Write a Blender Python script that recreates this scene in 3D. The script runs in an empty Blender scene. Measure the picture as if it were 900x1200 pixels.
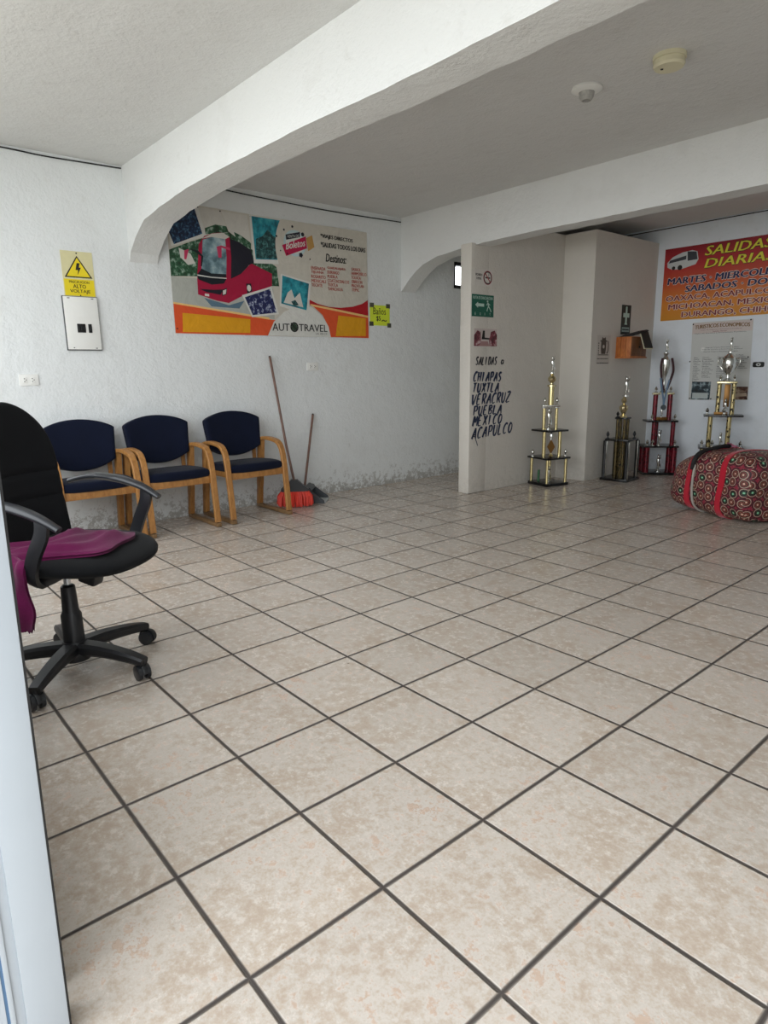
import bpy, bmesh, math, random
from math import sin, cos, pi, radians
from mathutils import Vector, Matrix
random.seed(7)
SC = bpy.context.scene
COL = SC.collection

# ------------------------------------------------------------------ camera, world, light, exposure
YAW, PIT, ROL = radians(-49.536), radians(12.346), radians(-0.819)
fwd = Vector((cos(PIT)*sin(YAW), cos(PIT)*cos(YAW), -sin(PIT)))
rgt = Vector((cos(YAW), -sin(YAW), 0)); upv = rgt.cross(fwd)
rr = rgt*cos(ROL)+upv*sin(ROL); uu = -rgt*sin(ROL)+upv*cos(ROL)
cd = bpy.data.cameras.new('camera'); cam = bpy.data.objects.new('camera', cd); COL.objects.link(cam)
cam.matrix_world = Matrix.Translation((1.533, -0.546, 1.347)) @ Matrix((rr, uu, -fwd)).transposed().to_4x4()
cd.sensor_fit = 'VERTICAL'; cd.sensor_height = 24.0; cd.lens = 24.0*760.63/1200
cd.clip_start = 0.02; cd.clip_end = 200
SC.camera = cam

SC.view_settings.view_transform = 'Standard'
SC.view_settings.look = 'None'
SC.view_settings.gamma = 1.0
SC.view_settings.use_curve_mapping = False
SC.view_settings.exposure = 0.52

wd = bpy.data.worlds.new('world'); SC.world = wd; wd.use_nodes = True
bg = wd.node_tree.nodes['Background']
bg.inputs[0].default_value = (0.93, 0.97, 1.0, 1); bg.inputs[1].default_value = 3.2
SC.cycles.use_denoising = True
SC.cycles.max_bounces = 10; SC.cycles.diffuse_bounces = 6
SC.cycles.caustics_reflective = False; SC.cycles.caustics_refractive = False

def portal(x0, x1, z0, z1, y):
    l = bpy.data.lights.new('daylight_portal', 'AREA'); l.shape = 'RECTANGLE'
    l.size = x1-x0; l.size_y = z1-z0; l.cycles.is_portal = True
    o = bpy.data.objects.new('daylight_portal', l); COL.objects.link(o)
    o.location = ((x0+x1)/2, y, (z0+z1)/2); o.rotation_euler = (radians(90), 0, 0)   # faces +y
    return o

# ------------------------------------------------------------------ materials
def lin(h):
    h = h.lstrip('#'); c = [int(h[i:i+2], 16)/255 for i in (0, 2, 4)]
    return tuple((x/12.92 if x <= .04045 else ((x+.055)/1.055)**2.4) for x in c)+(1,)
class NT:
    def __init__(s, name):
        s.m = bpy.data.materials.new(name); s.m.use_nodes = True; s.t = s.m.node_tree
        s.b = s.t.nodes['Principled BSDF']
    def n(s, typ, ins=None, **kw):
        x = s.t.nodes.new('ShaderNode'+typ)
        for k, v in kw.items(): setattr(x, k, v)
        for k, v in (ins or {}).items():
            if hasattr(v, 'is_linked') or isinstance(v, bpy.types.NodeSocket): s.t.links.new(v, x.inputs[k])
            else: x.inputs[k].default_value = v
        return x
    def math(s, op, a, b=0.0, c=0.0):
        x = s.n('Math', operation=op)
        for i, v in enumerate((a, b, c)):
            if isinstance(v, bpy.types.NodeSocket): s.t.links.new(v, x.inputs[i])
            else: x.inputs[i].default_value = v
        return x.outputs[0]
    def mix(s, fac, a, b):
        x = s.n('Mix', data_type='RGBA')
        for i, v in ((0, fac), (6, a), (7, b)):
            if isinstance(v, bpy.types.NodeSocket): s.t.links.new(v, x.inputs[i])
            else: x.inputs[i].default_value = v
        return x.outputs[2]
    def ramp(s, fac, stops, interp='LINEAR'):
        x = s.n('ValToRGB', {0: fac}); r = x.color_ramp; r.interpolation = interp
        while len(r.elements) < len(stops): r.elements.new(.5)
        for e, (p, c) in zip(r.elements, stops):
            e.position = p; e.color = c if len(c) == 4 else (*c, 1)
        return x.outputs[0]
    def coord(s, k='Object'): return s.n('TexCoord').outputs[k]
    def noise(s, co, scale, detail=4, rough=.55): return s.n('TexNoise', {'Vector': co, 'Scale': scale, 'Detail': detail, 'Roughness': rough}).outputs[0]
    def bump(s, h, strength=.3, dist=.01, normal=None):
        x = s.n('Bump', {'Height': h, 'Strength': strength, 'Distance': dist})
        if normal: s.t.links.new(normal, x.inputs['Normal'])
        s.t.links.new(x.outputs[0], s.b.inputs['Normal']); return x.outputs[0]
    def set(s, **kw):
        mp = dict(col='Base Color', rough='Roughness', metal='Metallic', spec='Specular IOR Level', sheen='Sheen Weight', coat='Coat Weight')
        for k, v in kw.items():
            i = s.b.inputs[mp[k]]
            if isinstance(v, bpy.types.NodeSocket): s.t.links.new(v, i)
            else: i.default_value = v
        return s.m

MC = {}
def plain(name, hx, rough=.5, metal=0, var=.12, nscale=14, bump=0, bscale=120, spec=.5, bdist=.002):
    if name in MC: return MC[name]
    t = NT(name); co = t.coord(); c = lin(hx)
    n = t.noise(co, nscale)
    lo = tuple(x*(1-var) for x in c[:3])+(1,); hi = tuple(min(1, x*(1+var)) for x in c[:3])+(1,)
    t.set(col=t.mix(n, lo, hi), rough=rough, metal=metal, spec=spec)
    if bump: t.bump(t.noise(co, bscale, 3), bump, bdist)
    MC[name] = t.m; return t.m

def wall_mat(name, hx, dirt=True, wearing=1.0):
    t = NT(name); geo = t.n('NewGeometry').outputs['Position']
    c = lin(hx); n1 = t.noise(geo, 1.3, 5); n2 = t.noise(geo, 9, 6, .65); n3 = t.noise(geo, 45, 5, .6)
    col = t.mix(t.math('MULTIPLY', n1, .9), tuple(x*.93 for x in c[:3])+(1,), tuple(min(1, x*1.03) for x in c[:3])+(1,))
    blot = t.ramp(n2, [(.60, (0, 0, 0)), (.74, (1, 1, 1))])
    col = t.mix(t.math('MULTIPLY', blot, .16), col, lin('#a9a59a'))
    bl2 = t.ramp(t.noise(geo, 2.6, 6, .6), [(.54, (0, 0, 0)), (.66, (1, 1, 1))])
    col = t.mix(t.math('MULTIPLY', bl2, .12), col, lin('#b3b1aa'))
    if dirt:
        z = t.n('SeparateXYZ', {0: geo}).outputs[2]
        low = t.n('MapRange', {0: z, 1: .42, 2: .02, 3: 0., 4: 1.}).outputs[0]
        pe = t.noise(geo, 19, 9, .78)
        wear = t.ramp(t.math('ADD', pe, t.math('MULTIPLY', low, .20)), [(.655, (0, 0, 0)), (.70, (1, 1, 1))])
        col = t.mix(t.math('MULTIPLY', wear, t.math('MULTIPLY', low, .62*wearing)), col, lin('#7c7468'))
        # scuffs over the lower metre
        mid = t.n('MapRange', {0: z, 1: 1.25, 2: .7, 3: 0., 4: 1.}).outputs[0]
        sc = t.n('TexNoise', {'Vector': t.n('Mapping', {'Vector': geo, 'Scale': (4, 4, 2.2)}).outputs[0], 'Scale': 3.2, 'Detail': 8, 'Roughness': .7}).outputs[0]
        scm = t.ramp(sc, [(.63, (0, 0, 0)), (.72, (1, 1, 1))])
        col = t.mix(t.math('MULTIPLY', scm, t.math('MULTIPLY', mid, .26*wearing)), col, lin('#8f8a80'))
        spk = t.ramp(t.noise(geo, 30, 2), [(.80, (0, 0, 0)), (.83, (1, 1, 1))])
        col = t.mix(t.math('MULTIPLY', spk, .7), col, lin('#4a443e'))
    h = t.math('ADD', t.math('MULTIPLY', n2, .8), t.math('ADD', t.math('MULTIPLY', n3, .45), t.math('MULTIPLY', t.noise(geo, 3.2, 3), 1.2)))
    t.bump(h, .8 if wearing == 1 else .55, .012)
    return t.set(col=col, rough=.75, spec=.25)

W_LEFT = wall_mat('white_plaster', '#e2e5e5')
W_BEAM = wall_mat('beam_plaster', '#dfe0de', dirt=False)
W_CEIL = wall_mat('ceiling_plaster', '#d6d6d4', dirt=False)
W_PART = wall_mat('partition_plaster', '#d5d0c7', wearing=.25)
W_BACK = wall_mat('back_plaster', '#eaf0f6', wearing=.2)

def floor_mat():
    t = NT('beige_ceramic_tile'); geo = t.n('NewGeometry').outputs['Position']
    sx = t.n('SeparateXYZ', {0: geo}); T = .40
    wob = t.math('MULTIPLY', t.math('SUBTRACT', t.noise(geo, 2.2, 3), .5), .004)
    ds = []; ids = []
    for i in (0, 1):
        u = t.math('DIVIDE', t.math('ADD', sx.outputs[i], wob), T)
        f = t.math('FRACT', t.math('ADD', u, 100.0))
        ds.append(t.math('MULTIPLY', t.math('MINIMUM', f, t.math('SUBTRACT', 1.0, f)), T))
        ids.append(t.math('FLOOR', t.math('ADD', u, 100.0)))
    d = t.math('MINIMUM', ds[0], ds[1])
    rnd = t.n('TexWhiteNoise', {'Vector': t.n('CombineXYZ', {0: ids[0], 1: ids[1], 2: 0.}).outputs[0]}, noise_dimensions='3D')
    off = t.n('VectorMath', {0: geo, 1: rnd.outputs['Color']}, operation='ADD').outputs[0]
    n1 = t.noise(off, 5.0, 7, .62); n2 = t.noise(off, 28, 6, .7); n3 = t.noise(off, 120, 4, .6)
    m = t.math('ADD', t.math('MULTIPLY', n1, .42), t.math('ADD', t.math('MULTIPLY', n2, .63), t.math('MULTIPLY', n3, .22)))
    col = t.ramp(m, [(.52, lin('#b3a393')), (.59, lin('#bbad9f')), (.645, lin('#c1b7ac')), (.69, lin('#c6beb5')), (.75, lin('#bca695'))])
    tv = t.math('ADD', .93, t.math('MULTIPLY', rnd.outputs['Value'], .10))
    col = t.n('Mix', {0: 1., 6: col, 7: t.n('CombineColor', {0: tv, 1: tv, 2: tv}).outputs[0]}, data_type='RGBA', blend_type='MULTIPLY').outputs[2]
    spk = t.ramp(t.noise(geo, 17, 2, .4), [(.795, (0, 0, 0)), (.81, (1, 1, 1))])
    col = t.mix(spk, col, lin('#5a4f45'))
    g = t.ramp(d, [(.0038, (1, 1, 1)), (.0048, (0, 0, 0))])
    col = t.mix(g, col, t.mix(t.noise(geo, 12, 3), lin('#2a2523'), lin('#453d39')))
    hh = t.n('MapRange', {0: d, 1: .003, 2: .009, 3: 0., 4: 1.}, interpolation_type='SMOOTHSTEP').outputs[0]
    h = t.math('ADD', hh, t.math('MULTIPLY', n2, .12))
    t.bump(h, .9, .006)
    r = t.math('ADD', t.math('MULTIPLY', g, .5), t.math('ADD', .17, t.math('MULTIPLY', n2, .18)))
    return t.set(col=col, rough=r, spec=.5)
FLOOR = floor_mat()

def wood_mat(name, a, b, scale=9, rough=.45):
    t = NT(name); co = t.n('Mapping', {'Vector': t.coord(), 'Scale': (1, 1, .35)}).outputs[0]
    w = t.n('TexNoise', {'Vector': co, 'Scale': scale*4, 'Detail': 6, 'Roughness': .6, 'Distortion': .8}).outputs[0]
    t.bump(w, .1, .001)
    return t.set(col=t.ramp(w, [(.3, lin(a)), (.7, lin(b))]), rough=rough)
OAK = wood_mat('oak', '#8f5f30', '#b58349')
OAK_D = wood_mat('dusty_oak', '#6f5336', '#8d6f4b')
BOXWOOD = wood_mat('orange_pine', '#9a4f22', '#c67a3a', 6)
BROOMWOOD = wood_mat('dark_broom_wood', '#5d4137', '#7b5a4c', 9)
def fabric(name, hx, s=420, sheen=.3, rough=.9, bd=.0015):
    t = NT(name); co = t.coord(); c = lin(hx); n = t.noise(co, 7, 5)
    t.set(col=t.mix(n, tuple(x*.75 for x in c[:3])+(1,), tuple(min(1, x*1.25) for x in c[:3])+(1,)), rough=rough, spec=.2, sheen=sheen)
    t.bump(t.math('ADD', t.noise(co, s, 2), t.math('MULTIPLY', t.noise(co, 11, 4), .8)), .35, bd); return t.m
NAVY = fabric('navy_upholstery', '#070f24', sheen=.05)
BLACKFAB = fabric('black_upholstery', '#07080b', sheen=.04)
TOWEL = fabric('magenta_terry', '#5a0f3e', 160, .1, bd=.006)
BLACKPL = plain('black_plastic', '#15161a', .42, var=.2, bump=.05)
GREYPL = plain('worn_black_plastic', '#25272b', .35, var=.2)
CHROME = plain('chrome', '#c9cdd2', .18, 1, var=.05)
SILVER = plain('silver_trophy_metal', '#d8d8d2', .16, 1, var=.05)
GOLD = plain('gold_column', '#d8c894', .24, 1, var=.08)
GOLDB = plain('bright_gold', '#ddcfa4', .18, 1, var=.05)
BLACKGL = plain('black_marble', '#0c0c0e', .2, var=.3)
WHITEMETAL = plain('white_painted_steel', '#a2a9b0', .4, var=.04, nscale=6, bump=.08, bscale=30)
WHITEPL = plain('white_plastic', '#e6e6e2', .4, var=.04)
CREAMPL = plain('cream_plastic', '#d9d3b4', .45, var=.05)
BLACK = plain('matte_black', '#0b0b0c', .6)
def striped(name, a, b, metal, sc, rough=.25):
    t = NT(name); co = t.coord()
    w = t.n('TexVoronoi', {'Vector': t.n('Mapping', {'Vector': co, 'Scale': (sc, sc, sc*.6)}).outputs[0], 'Scale': 1.0}).outputs['Distance']
    f = t.ramp(w, [(.30, (0, 0, 0)), (.42, (1, 1, 1))])
    return t.set(col=t.mix(f, lin(a), lin(b)), rough=rough, metal=metal)
REDCOL = striped('red_foil_column', '#3a0712', '#741022', .25, 40)
GBCOL = striped('gold_black_column', '#17140d', '#b3a373', .6, 38)
BSCOL = striped('dark_foil_column', '#0d0c0b', '#5a4c2a', .5, 60)

# ------------------------------------------------------------------ mesh builder
class MB:
    def __init__(s): s.v = []; s.f = []; s.m = []; s.mats = []; s.X = Matrix.Identity(4)
    def mi(s, mat):
        if mat not in s.mats: s.mats.append(mat)
        return s.mats.index(mat)
    def add(s, vs, fs, mat):
        b = len(s.v); k = s.mi(mat)
        s.v += [s.X @ Vector(p) for p in vs]
        for q in fs: s.f.append([i+b for i in q]); s.m.append(k)
        return s
    def box(s, c, d, mat, bev=0.0, R=None):
        bm = bmesh.new(); bmesh.ops.create_cube(bm, size=1)
        bmesh.ops.scale(bm, vec=d, verts=bm.verts)
        if bev: bmesh.ops.bevel(bm, geom=bm.edges[:], offset=bev, segments=2, affect='EDGES', profile=.6)
        M = Matrix.Translation(c) @ (R.to_4x4() if R else Matrix.Identity(4))
        bm.verts.index_update()
        s.add([M @ v.co for v in bm.verts], [[v.index for v in f.verts] for f in bm.faces], mat); bm.free(); return s
    def box2(s, a, b, mat, bev=0.0):
        return s.box([(p+q)/2 for p, q in zip(a, b)], [abs(q-p) for p, q in zip(a, b)], mat, bev)
    def tube(s, path, r, mat, n=12, cap=True):
        P = [Vector(p) for p in path]; N = len(P)
        R = r if hasattr(r, '__len__') else [r]*N
        T = [(P[min(i+1, N-1)]-P[max(i-1, 0)]).normalized() for i in range(N)]
        a = Vector((0, 0, 1)) if abs(T[0].z) < .9 else Vector((1, 0, 0))
        u = (a-T[0]*a.dot(T[0])).normalized(); vs = []
        for i in range(N):
            u = (u-T[i]*u.dot(T[i])).normalized(); w = T[i].cross(u)
            for k in range(n): vs.append(P[i]+(u*cos(2*pi*k/n)+w*sin(2*pi*k/n))*R[i])
        fs = [[i*n+k, i*n+(k+1) % n, (i+1)*n+(k+1) % n, (i+1)*n+k] for i in range(N-1) for k in range(n)]
        if cap: fs += [list(range(n))[::-1], [(N-1)*n+k for k in range(n)]]
        return s.add(vs, fs, mat)
    def lathe(s, prof, mat, o=(0, 0, 0), n=20, axis='Z'):
        vs = []; o = Vector(o)
        for r, z in prof:
            for k in range(n):
                a = 2*pi*k/n; p = (r*cos(a), r*sin(a), z)
                if axis == 'X': p = (z, p[0], p[1])
                if axis == 'Y': p = (p[0], z, p[1])
                vs.append(o+Vector(p))
        N = len(prof)
        fs = [[i*n+k, i*n+(k+1) % n, (i+1)*n+(k+1) % n, (i+1)*n+k] for i in range(N-1) for k in range(n)]
        fs += [list(range(n))[::-1], [(N-1)*n+k for k in range(n)]]
        return s.add(vs, fs, mat)
    def prism(s, pts, f0, f1, mat):            # pts 2D; f0/f1 map a 2D point to 3D on either side
        n = len(pts)
        vs = [f0(*p) for p in pts]+[f1(*p) for p in pts]
        fs = [list(range(n))[::-1], [n+i for i in range(n)]]+[[i, (i+1) % n, n+(i+1) % n, n+i] for i in range(n)]
        return s.add(vs, fs, mat)
    def rectsweep(s, path, w, th, mat, lat=Vector((0, 1, 0)), rnd=.25):
        P = [Vector(p) for p in path]; N = len(P)
        W = w if hasattr(w, '__len__') else [w]*N; H = th if hasattr(th, '__len__') else [th]*N
        vs = []; c = rnd
        sec = [(-1, -1+c), (-1+c*.6, -1), (1-c*.6, -1), (1, -1+c), (1, 1-c), (1-c*.6, 1), (-1+c*.6, 1), (-1, 1-c)]; n = len(sec)
        for i in range(N):
            t = (P[min(i+1, N-1)]-P[max(i-1, 0)]).normalized(); nn = lat.cross(t).normalized()
            l = t.cross(nn).normalized()
            for a, b in sec: vs.append(P[i]+l*(a*W[i]/2)+nn*(b*H[i]/2))
        fs = [[i*n+k, i*n+(k+1) % n, (i+1)*n+(k+1) % n, (i+1)*n+k] for i in range(N-1) for k in range(n)]
        fs += [list(range(n))[::-1], [(N-1)*n+k for k in range(n)]]
        return s.add(vs, fs, mat)
    def grid(s, fn, nu, nv, mat, closed_u=False):
        vs = [fn(i/(nu if closed_u else nu-1), j/(nv-1)) for j in range(nv) for i in range(nu)]
        fs = []
        for j in range(nv-1):
            for i in range(nu if closed_u else nu-1):
                k = (i+1) % nu
                fs.append([j*nu+i, j*nu+k, (j+1)*nu+k, (j+1)*nu+i])
        return s.add(vs, fs, mat)
    def build(s, name, parent=None, smooth=35, sub=0):
        me = bpy.data.meshes.new(name)
        me.from_pydata([tuple(p) for p in s.v], [], s.f)
        for m in s.mats: me.materials.append(m)
        me.polygons.foreach_set('material_index', s.m)
        bm = bmesh.new(); bm.from_mesh(me); bmesh.ops.recalc_face_normals(bm, faces=bm.faces); bm.to_mesh(me); bm.free()
        if smooth:
            me.shade_smooth(); me.set_sharp_from_angle(angle=radians(smooth))
        me.update()
        o = bpy.data.objects.new(name, me); COL.objects.link(o)
        if parent: o.parent = parent
        if sub:
            md = o.modifiers.new('sub', 'SUBSURF'); md.levels = sub; md.render_levels = sub
        return o

def thing(name, label, cat, loc=(0, 0, 0), rz=0, group=None):
    o = bpy.data.objects.new(name, None); COL.objects.link(o); o.empty_display_size = .1
    o.location = loc; o.rotation_euler = (0, 0, rz); tag(o, label, cat, group); return o
def tag(o, label, cat, group=None):
    o['label'] = label; o['category'] = cat
    if group: o['group'] = group
    return o
def struct(o): o['kind'] = 'structure'; return o
def copy_tree(o, parent=None):
    c = o.copy(); COL.objects.link(c)
    if parent: c.parent = parent
    for ch in list(o.children): copy_tree(ch, c)
    return c

# printed text fitted into a rectangle of a surface
_tc = {}
def text_mesh(body, bold):
    k = (body, bold)
    if k in _tc: return _tc[k]
    cu = bpy.data.curves.new('t', 'FONT'); cu.body = body; cu.resolution_u = 2; cu.fill_mode = 'FRONT'
    o = bpy.data.objects.new('t', cu); COL.objects.link(o)
    dg = bpy.context.evaluated_depsgraph_get(); dg.update()
    me = o.evaluated_get(dg).to_mesh()
    vs = [(v.co.x, v.co.y) for v in me.vertices]; fs = [list(p.vertices) for p in me.polygons]
    o.evaluated_get(dg).to_mesh_clear(); bpy.data.objects.remove(o); bpy.data.curves.remove(cu)
    _tc[k] = (vs, fs); return _tc[k]
class Surf:                                     # a flat face: origin, right, normal
    def __init__(s, o, r, n): s.o = Vector(o); s.r = Vector(r); s.n = Vector(n); s.u = Vector((0, 0, 1))
    def P(s, u, v, d=0): return s.o+s.r*u+s.u*v+s.n*d
    def poly(s, mb, pts, d, mat): return mb.add([s.P(u, v, d) for u, v in pts], [list(range(len(pts)))], mat)
    def rect(s, mb, u0, v0, u1, v1, d, mat): return s.poly(mb, [(u0, v0), (u1, v0), (u1, v1), (u0, v1)], d, mat)
    def disc(s, mb, u, v, r, d, mat, n=24, ry=None): return s.poly(mb, [(u+r*cos(2*pi*k/n), v+(ry or r)*sin(2*pi*k/n)) for k in range(n)], d, mat)
    def ring(s, mb, u, v, r0, r1, d, mat, n=28):
        vs = []; fs = []
        for k in range(n):
            a = 2*pi*k/n; vs += [s.P(u+r0*cos(a), v+r0*sin(a), d), s.P(u+r1*cos(a), v+r1*sin(a), d)]
            j = (k+1) % n; fs.append([2*k, 2*k+1, 2*j+1, 2*j])
        return mb.add(vs, fs, mat)
    def slab(s, mb, u0, v0, u1, v1, d0, d1, mat):
        return mb.prism([(u0, v0), (u1, v0), (u1, v1), (u0, v1)], lambda a, b: s.P(a, b, d0), lambda a, b: s.P(a, b, d1), mat)
    def text(s, mb, body, u0, v0, u1, v1, d, mat, bold=0., shear=0., tilt=0., arch=0.):
        if bold:
            f = bold*(v1-v0)*.9
            for k, q in enumerate((-f, 0, f)): s.text(mb, body, u0+q, v0, u1+q, v1, d+k*.00012, mat, 0, shear, tilt, arch)
            return mb
        vs, fs = text_mesh(body, 0)
        vs = [(x+shear*y, y) for x, y in vs]
        x0 = min(p[0] for p in vs); x1 = max(p[0] for p in vs); y0 = min(p[1] for p in vs); y1 = max(p[1] for p in vs)
        W = x1-x0 or 1; H = y1-y0 or 1
        out = []
        for x, y in vs:
            a = (x-x0)/W; out.append(s.P(u0+a*(u1-u0), v0+(y-y0)/H*(v1-v0)+tilt*a+arch*4*a*(1-a), d))
        return mb.add(out, fs, mat)
def line(S, mb, pts, w, d, mat):                # a flat painted stroke
    for (a, b), (c, e) in zip(pts, pts[1:]):
        L = math.hypot(c-a, e-b) or 1; nx, ny = -(e-b)/L*w/2, (c-a)/L*w/2
        S.poly(mb, [(a+nx, b+ny), (a-nx, b-ny), (c-nx, e-ny), (c+nx, e+ny)], d, mat)

XL = -4.34       # left wall face
YB = 7.75        # back wall face
CZ = 3.03        # ceiling
XR = 3.6
YF0, YF1 = -.46, -.33
def wallm(name, boxes, mat):
    mb = MB()
    for a, b in boxes: mb.box2(a, b, mat)
    return struct(mb.build(name, smooth=0))

# ------------------------------------------------------------------ structure
m = MB(); m.box2((XL-.15, YF0, -.12), (XR+.15, YB+.15, 0), FLOOR); struct(m.build('floor', smooth=0))
m = MB(); m.box2((-14, -14, -.2), (14, YF0-.001, -.03), plain('pale_pavement', '#b9b5ad', .85, bump=.3)); struct(m.build('ground', smooth=0))
m = MB(); m.box2((XL-.15, YF0, CZ), (XR+.15, YB+.15, CZ+.15), W_CEIL); struct(m.build('ceiling', smooth=0))
wallm('wall_left', [((XL-.15, YF0, 0), (XL, 5.66, CZ)), ((XL-.15, 6.3, 0), (XL, YB+.15, CZ)),
                    ((XL-.15, 5.66, 0), (XL, 6.3, 2.33)), ((XL-.15, 5.66, 2.64), (XL, 6.3, CZ))], W_LEFT)
wallm('wall_back', [((XL, YB, 0), (XR, YB+.15, CZ))], W_BACK)
wallm('wall_right', [((XR, YF0, 0), (XR+.15, YB+.15, CZ))], W_LEFT)
DX0, DX1 = .20, 2.6
WX0, WX1 = -4.0, -.1
wallm('wall_front', [((XL, YF0, 2.9), (XR, YF1, CZ)), ((XL, YF0, 0), (WX0, YF1, 2.9)), ((WX0, YF0, 0), (WX1, YF1, .8)),
                     ((WX1, YF0, 0), (DX0-.06, YF1, 2.9)), ((DX1, YF0, 0), (DX1+.15, YF1, 2.9)), ((XR-.15, YF0, 0), (XR, YF1, 2.9)), ((DX1+.15, YF0, 0), (XR-.15, YF1, .8))], W_LEFT)
portal(WX0, WX1, .8, 2.9, YF0); portal(DX0, DX1, 0, 2.9, YF0); portal(DX1+.15, XR-.15, .8, 2.9, YF0)
# high window in the passage behind the partition
m = MB()
for a, b in [((5.66, 2.60), (6.3, 2.64)), ((5.66, 2.33), (6.3, 2.37)), ((6.26, 2.33), (6.3, 2.64)), ((5.66, 2.33), (5.675, 2.64))]:
    m.box2((XL-.06, a[0], a[1]), (XL+.012, b[0], b[1]), BLACK)
struct(m.build('window_1'))

def beam(name, y0, y1, prof):
    mb = MB(); rnd = random.Random(3 if y0 < 3 else 5)
    pts = []
    for (xa, za), (xb, zb) in zip(prof, prof[1:]):
        n = max(1, int((xb-xa)/.09))
        for k in range(n):
            q = k/n; pts.append((xa+(xb-xa)*q, za+(zb-za)*q))
    pts.append(prof[-1])
    near = [(x, z+rnd.uniform(-.002, .002)) for x, z in pts]; far = [(x, z+rnd.uniform(-.003, .003)) for x, z in pts]
    n = len(pts)
    vs = [(x, y0, z) for x, z in near]+[(x, y1, z) for x, z in far]+[(x, y0, CZ+.01) for x, z in near]+[(x, y1, CZ+.01) for x, z in far]
    fs = []
    for i in range(n-1):
        fs += [[i, i+1, n+i+1, n+i], [i, 2*n+i, 2*n+i+1, i+1], [n+i, n+i+1, 3*n+i+1, 3*n+i], [2*n+i, 3*n+i, 3*n+i+1, 2*n+i+1]]
    fs += [[0, n, 3*n, 2*n], [n-1, 3*n-1, 4*n-1, 2*n-1]]
    mb.add(vs, fs, W_BEAM); return struct(mb.build(name, smooth=25))
beam('ceiling_beam', 1.645, 1.89, [(XL-.01, 2.262), (-4.304, 2.351), (-4.152, 2.459), (-3.946, 2.552), (-3.628, 2.588), (-3.13, 2.622), (-2.66, 2.631), (-1.7, 2.632), (-.99, 2.612), (0, 2.612), (XR, 2.61)])
beam('ceiling_beam', 4.775, 5.0, [(XL-.01, 2.225), (-4.196, 2.357), (-4.09, 2.43), (-3.972, 2.487), (-3.759, 2.542), (-3.384, 2.575), (-3.1, 2.59), (-2.536, 2.60), (-1.2, 2.596), (XR, 2.59)])
m = MB(); m.box2((-3.35, 4.712, 0), (-3.2, 5.0, 2.60), W_PART, .012); m.box2((-3.35, 4.99, 0), (-3.2, 6.34, 2.85), W_PART)
struct(m.build('partition_wall', smooth=30))
m = MB(); m.box2((XL, 6.33, 0), (-2.79, YB, 2.85), W_PART); struct(m.build('wall_block', smooth=0))

# steel door jamb at the entrance (leans a little)
XJ = .283
m = MB(); sh = Matrix.Shear('YZ', 4, (0, 0)); sh = Matrix(((1, 0, .060, 0), (0, 1, 0, 0), (0, 0, 1, 0), (0, 0, 0, 1))); m.X = sh
m.box2((XJ-.09, -.420, 0), (XJ, -.348, 2.5), WHITEMETAL, .002)
m.box2((XJ-.09, -.438, 0), (XJ-.006, -.419, 2.5), WHITEMETAL, .001)
m.box2((XJ-.09, -.446, 0), (XJ, -.437, 2.5), WHITEMETAL, .0015)
m.box2((XJ-.09, -.452, 0), (XJ-.004, -.4455, 2.5), plain('blue_grey_rubber', '#4b6a8a', .6))
m.box2((XJ-.09, -.47, 0), (XJ-.002, -.4515, 2.5), WHITEMETAL); m.box2((XJ-.08, -.349, 0), (XJ-.002, -.344, 2.5), BLACK)
struct(m.build('door_1'))

# ------------------------------------------------------------------ waiting chairs
def smoothpath(P, n=6):
    P = [Vector(p) for p in P]; out = []
    for i in range(len(P)-1):
        a, b, c, d = P[max(i-1, 0)], P[i], P[i+1], P[min(i+2, len(P)-1)]
        for k in range(n):
            t = k/n; out.append(.5*((2*b)+(c-a)*t+(2*a-5*b+4*c-d)*t*t+(-a+3*b-3*c+d)*t**3))
    out.append(P[-1]); return out
def cushion(mb, outline, thick, mat, nu=24, nv=18, front=1.0, back=1.0, dome=.35, e=4.0):
    # outline(u,v) -> centre point, normal ; u,v in -1..1
    def side(sgn, amt):
        def fn(a, b):
            u, v = 2*a-1, 2*b-1
            p, n = outline(u, v)
            ed = max(0, (1-abs(u)**e))**.5*max(0, (1-abs(v)**e))**.5
            return p+n*(sgn*amt*thick*.5*((1-dome)*min(1, ed*1.15)+dome*ed*(1-.4*(u*u+v*v)/2)))
        mb.grid(fn, nu, nv, mat)
    side(1, front); side(-1, back)
    return mb
def weld(o, d=.0006):
    bm = bmesh.new(); bm.from_mesh(o.data); bmesh.ops.remove_doubles(bm, verts=bm.verts, dist=d); bmesh.ops.recalc_face_normals(bm, faces=bm.faces); bm.to_mesh(o.data); bm.free(); o.data.shade_smooth(); return o
def spread(k):                                   # denser towards +-1
    return sin(k*pi/2)

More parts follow.
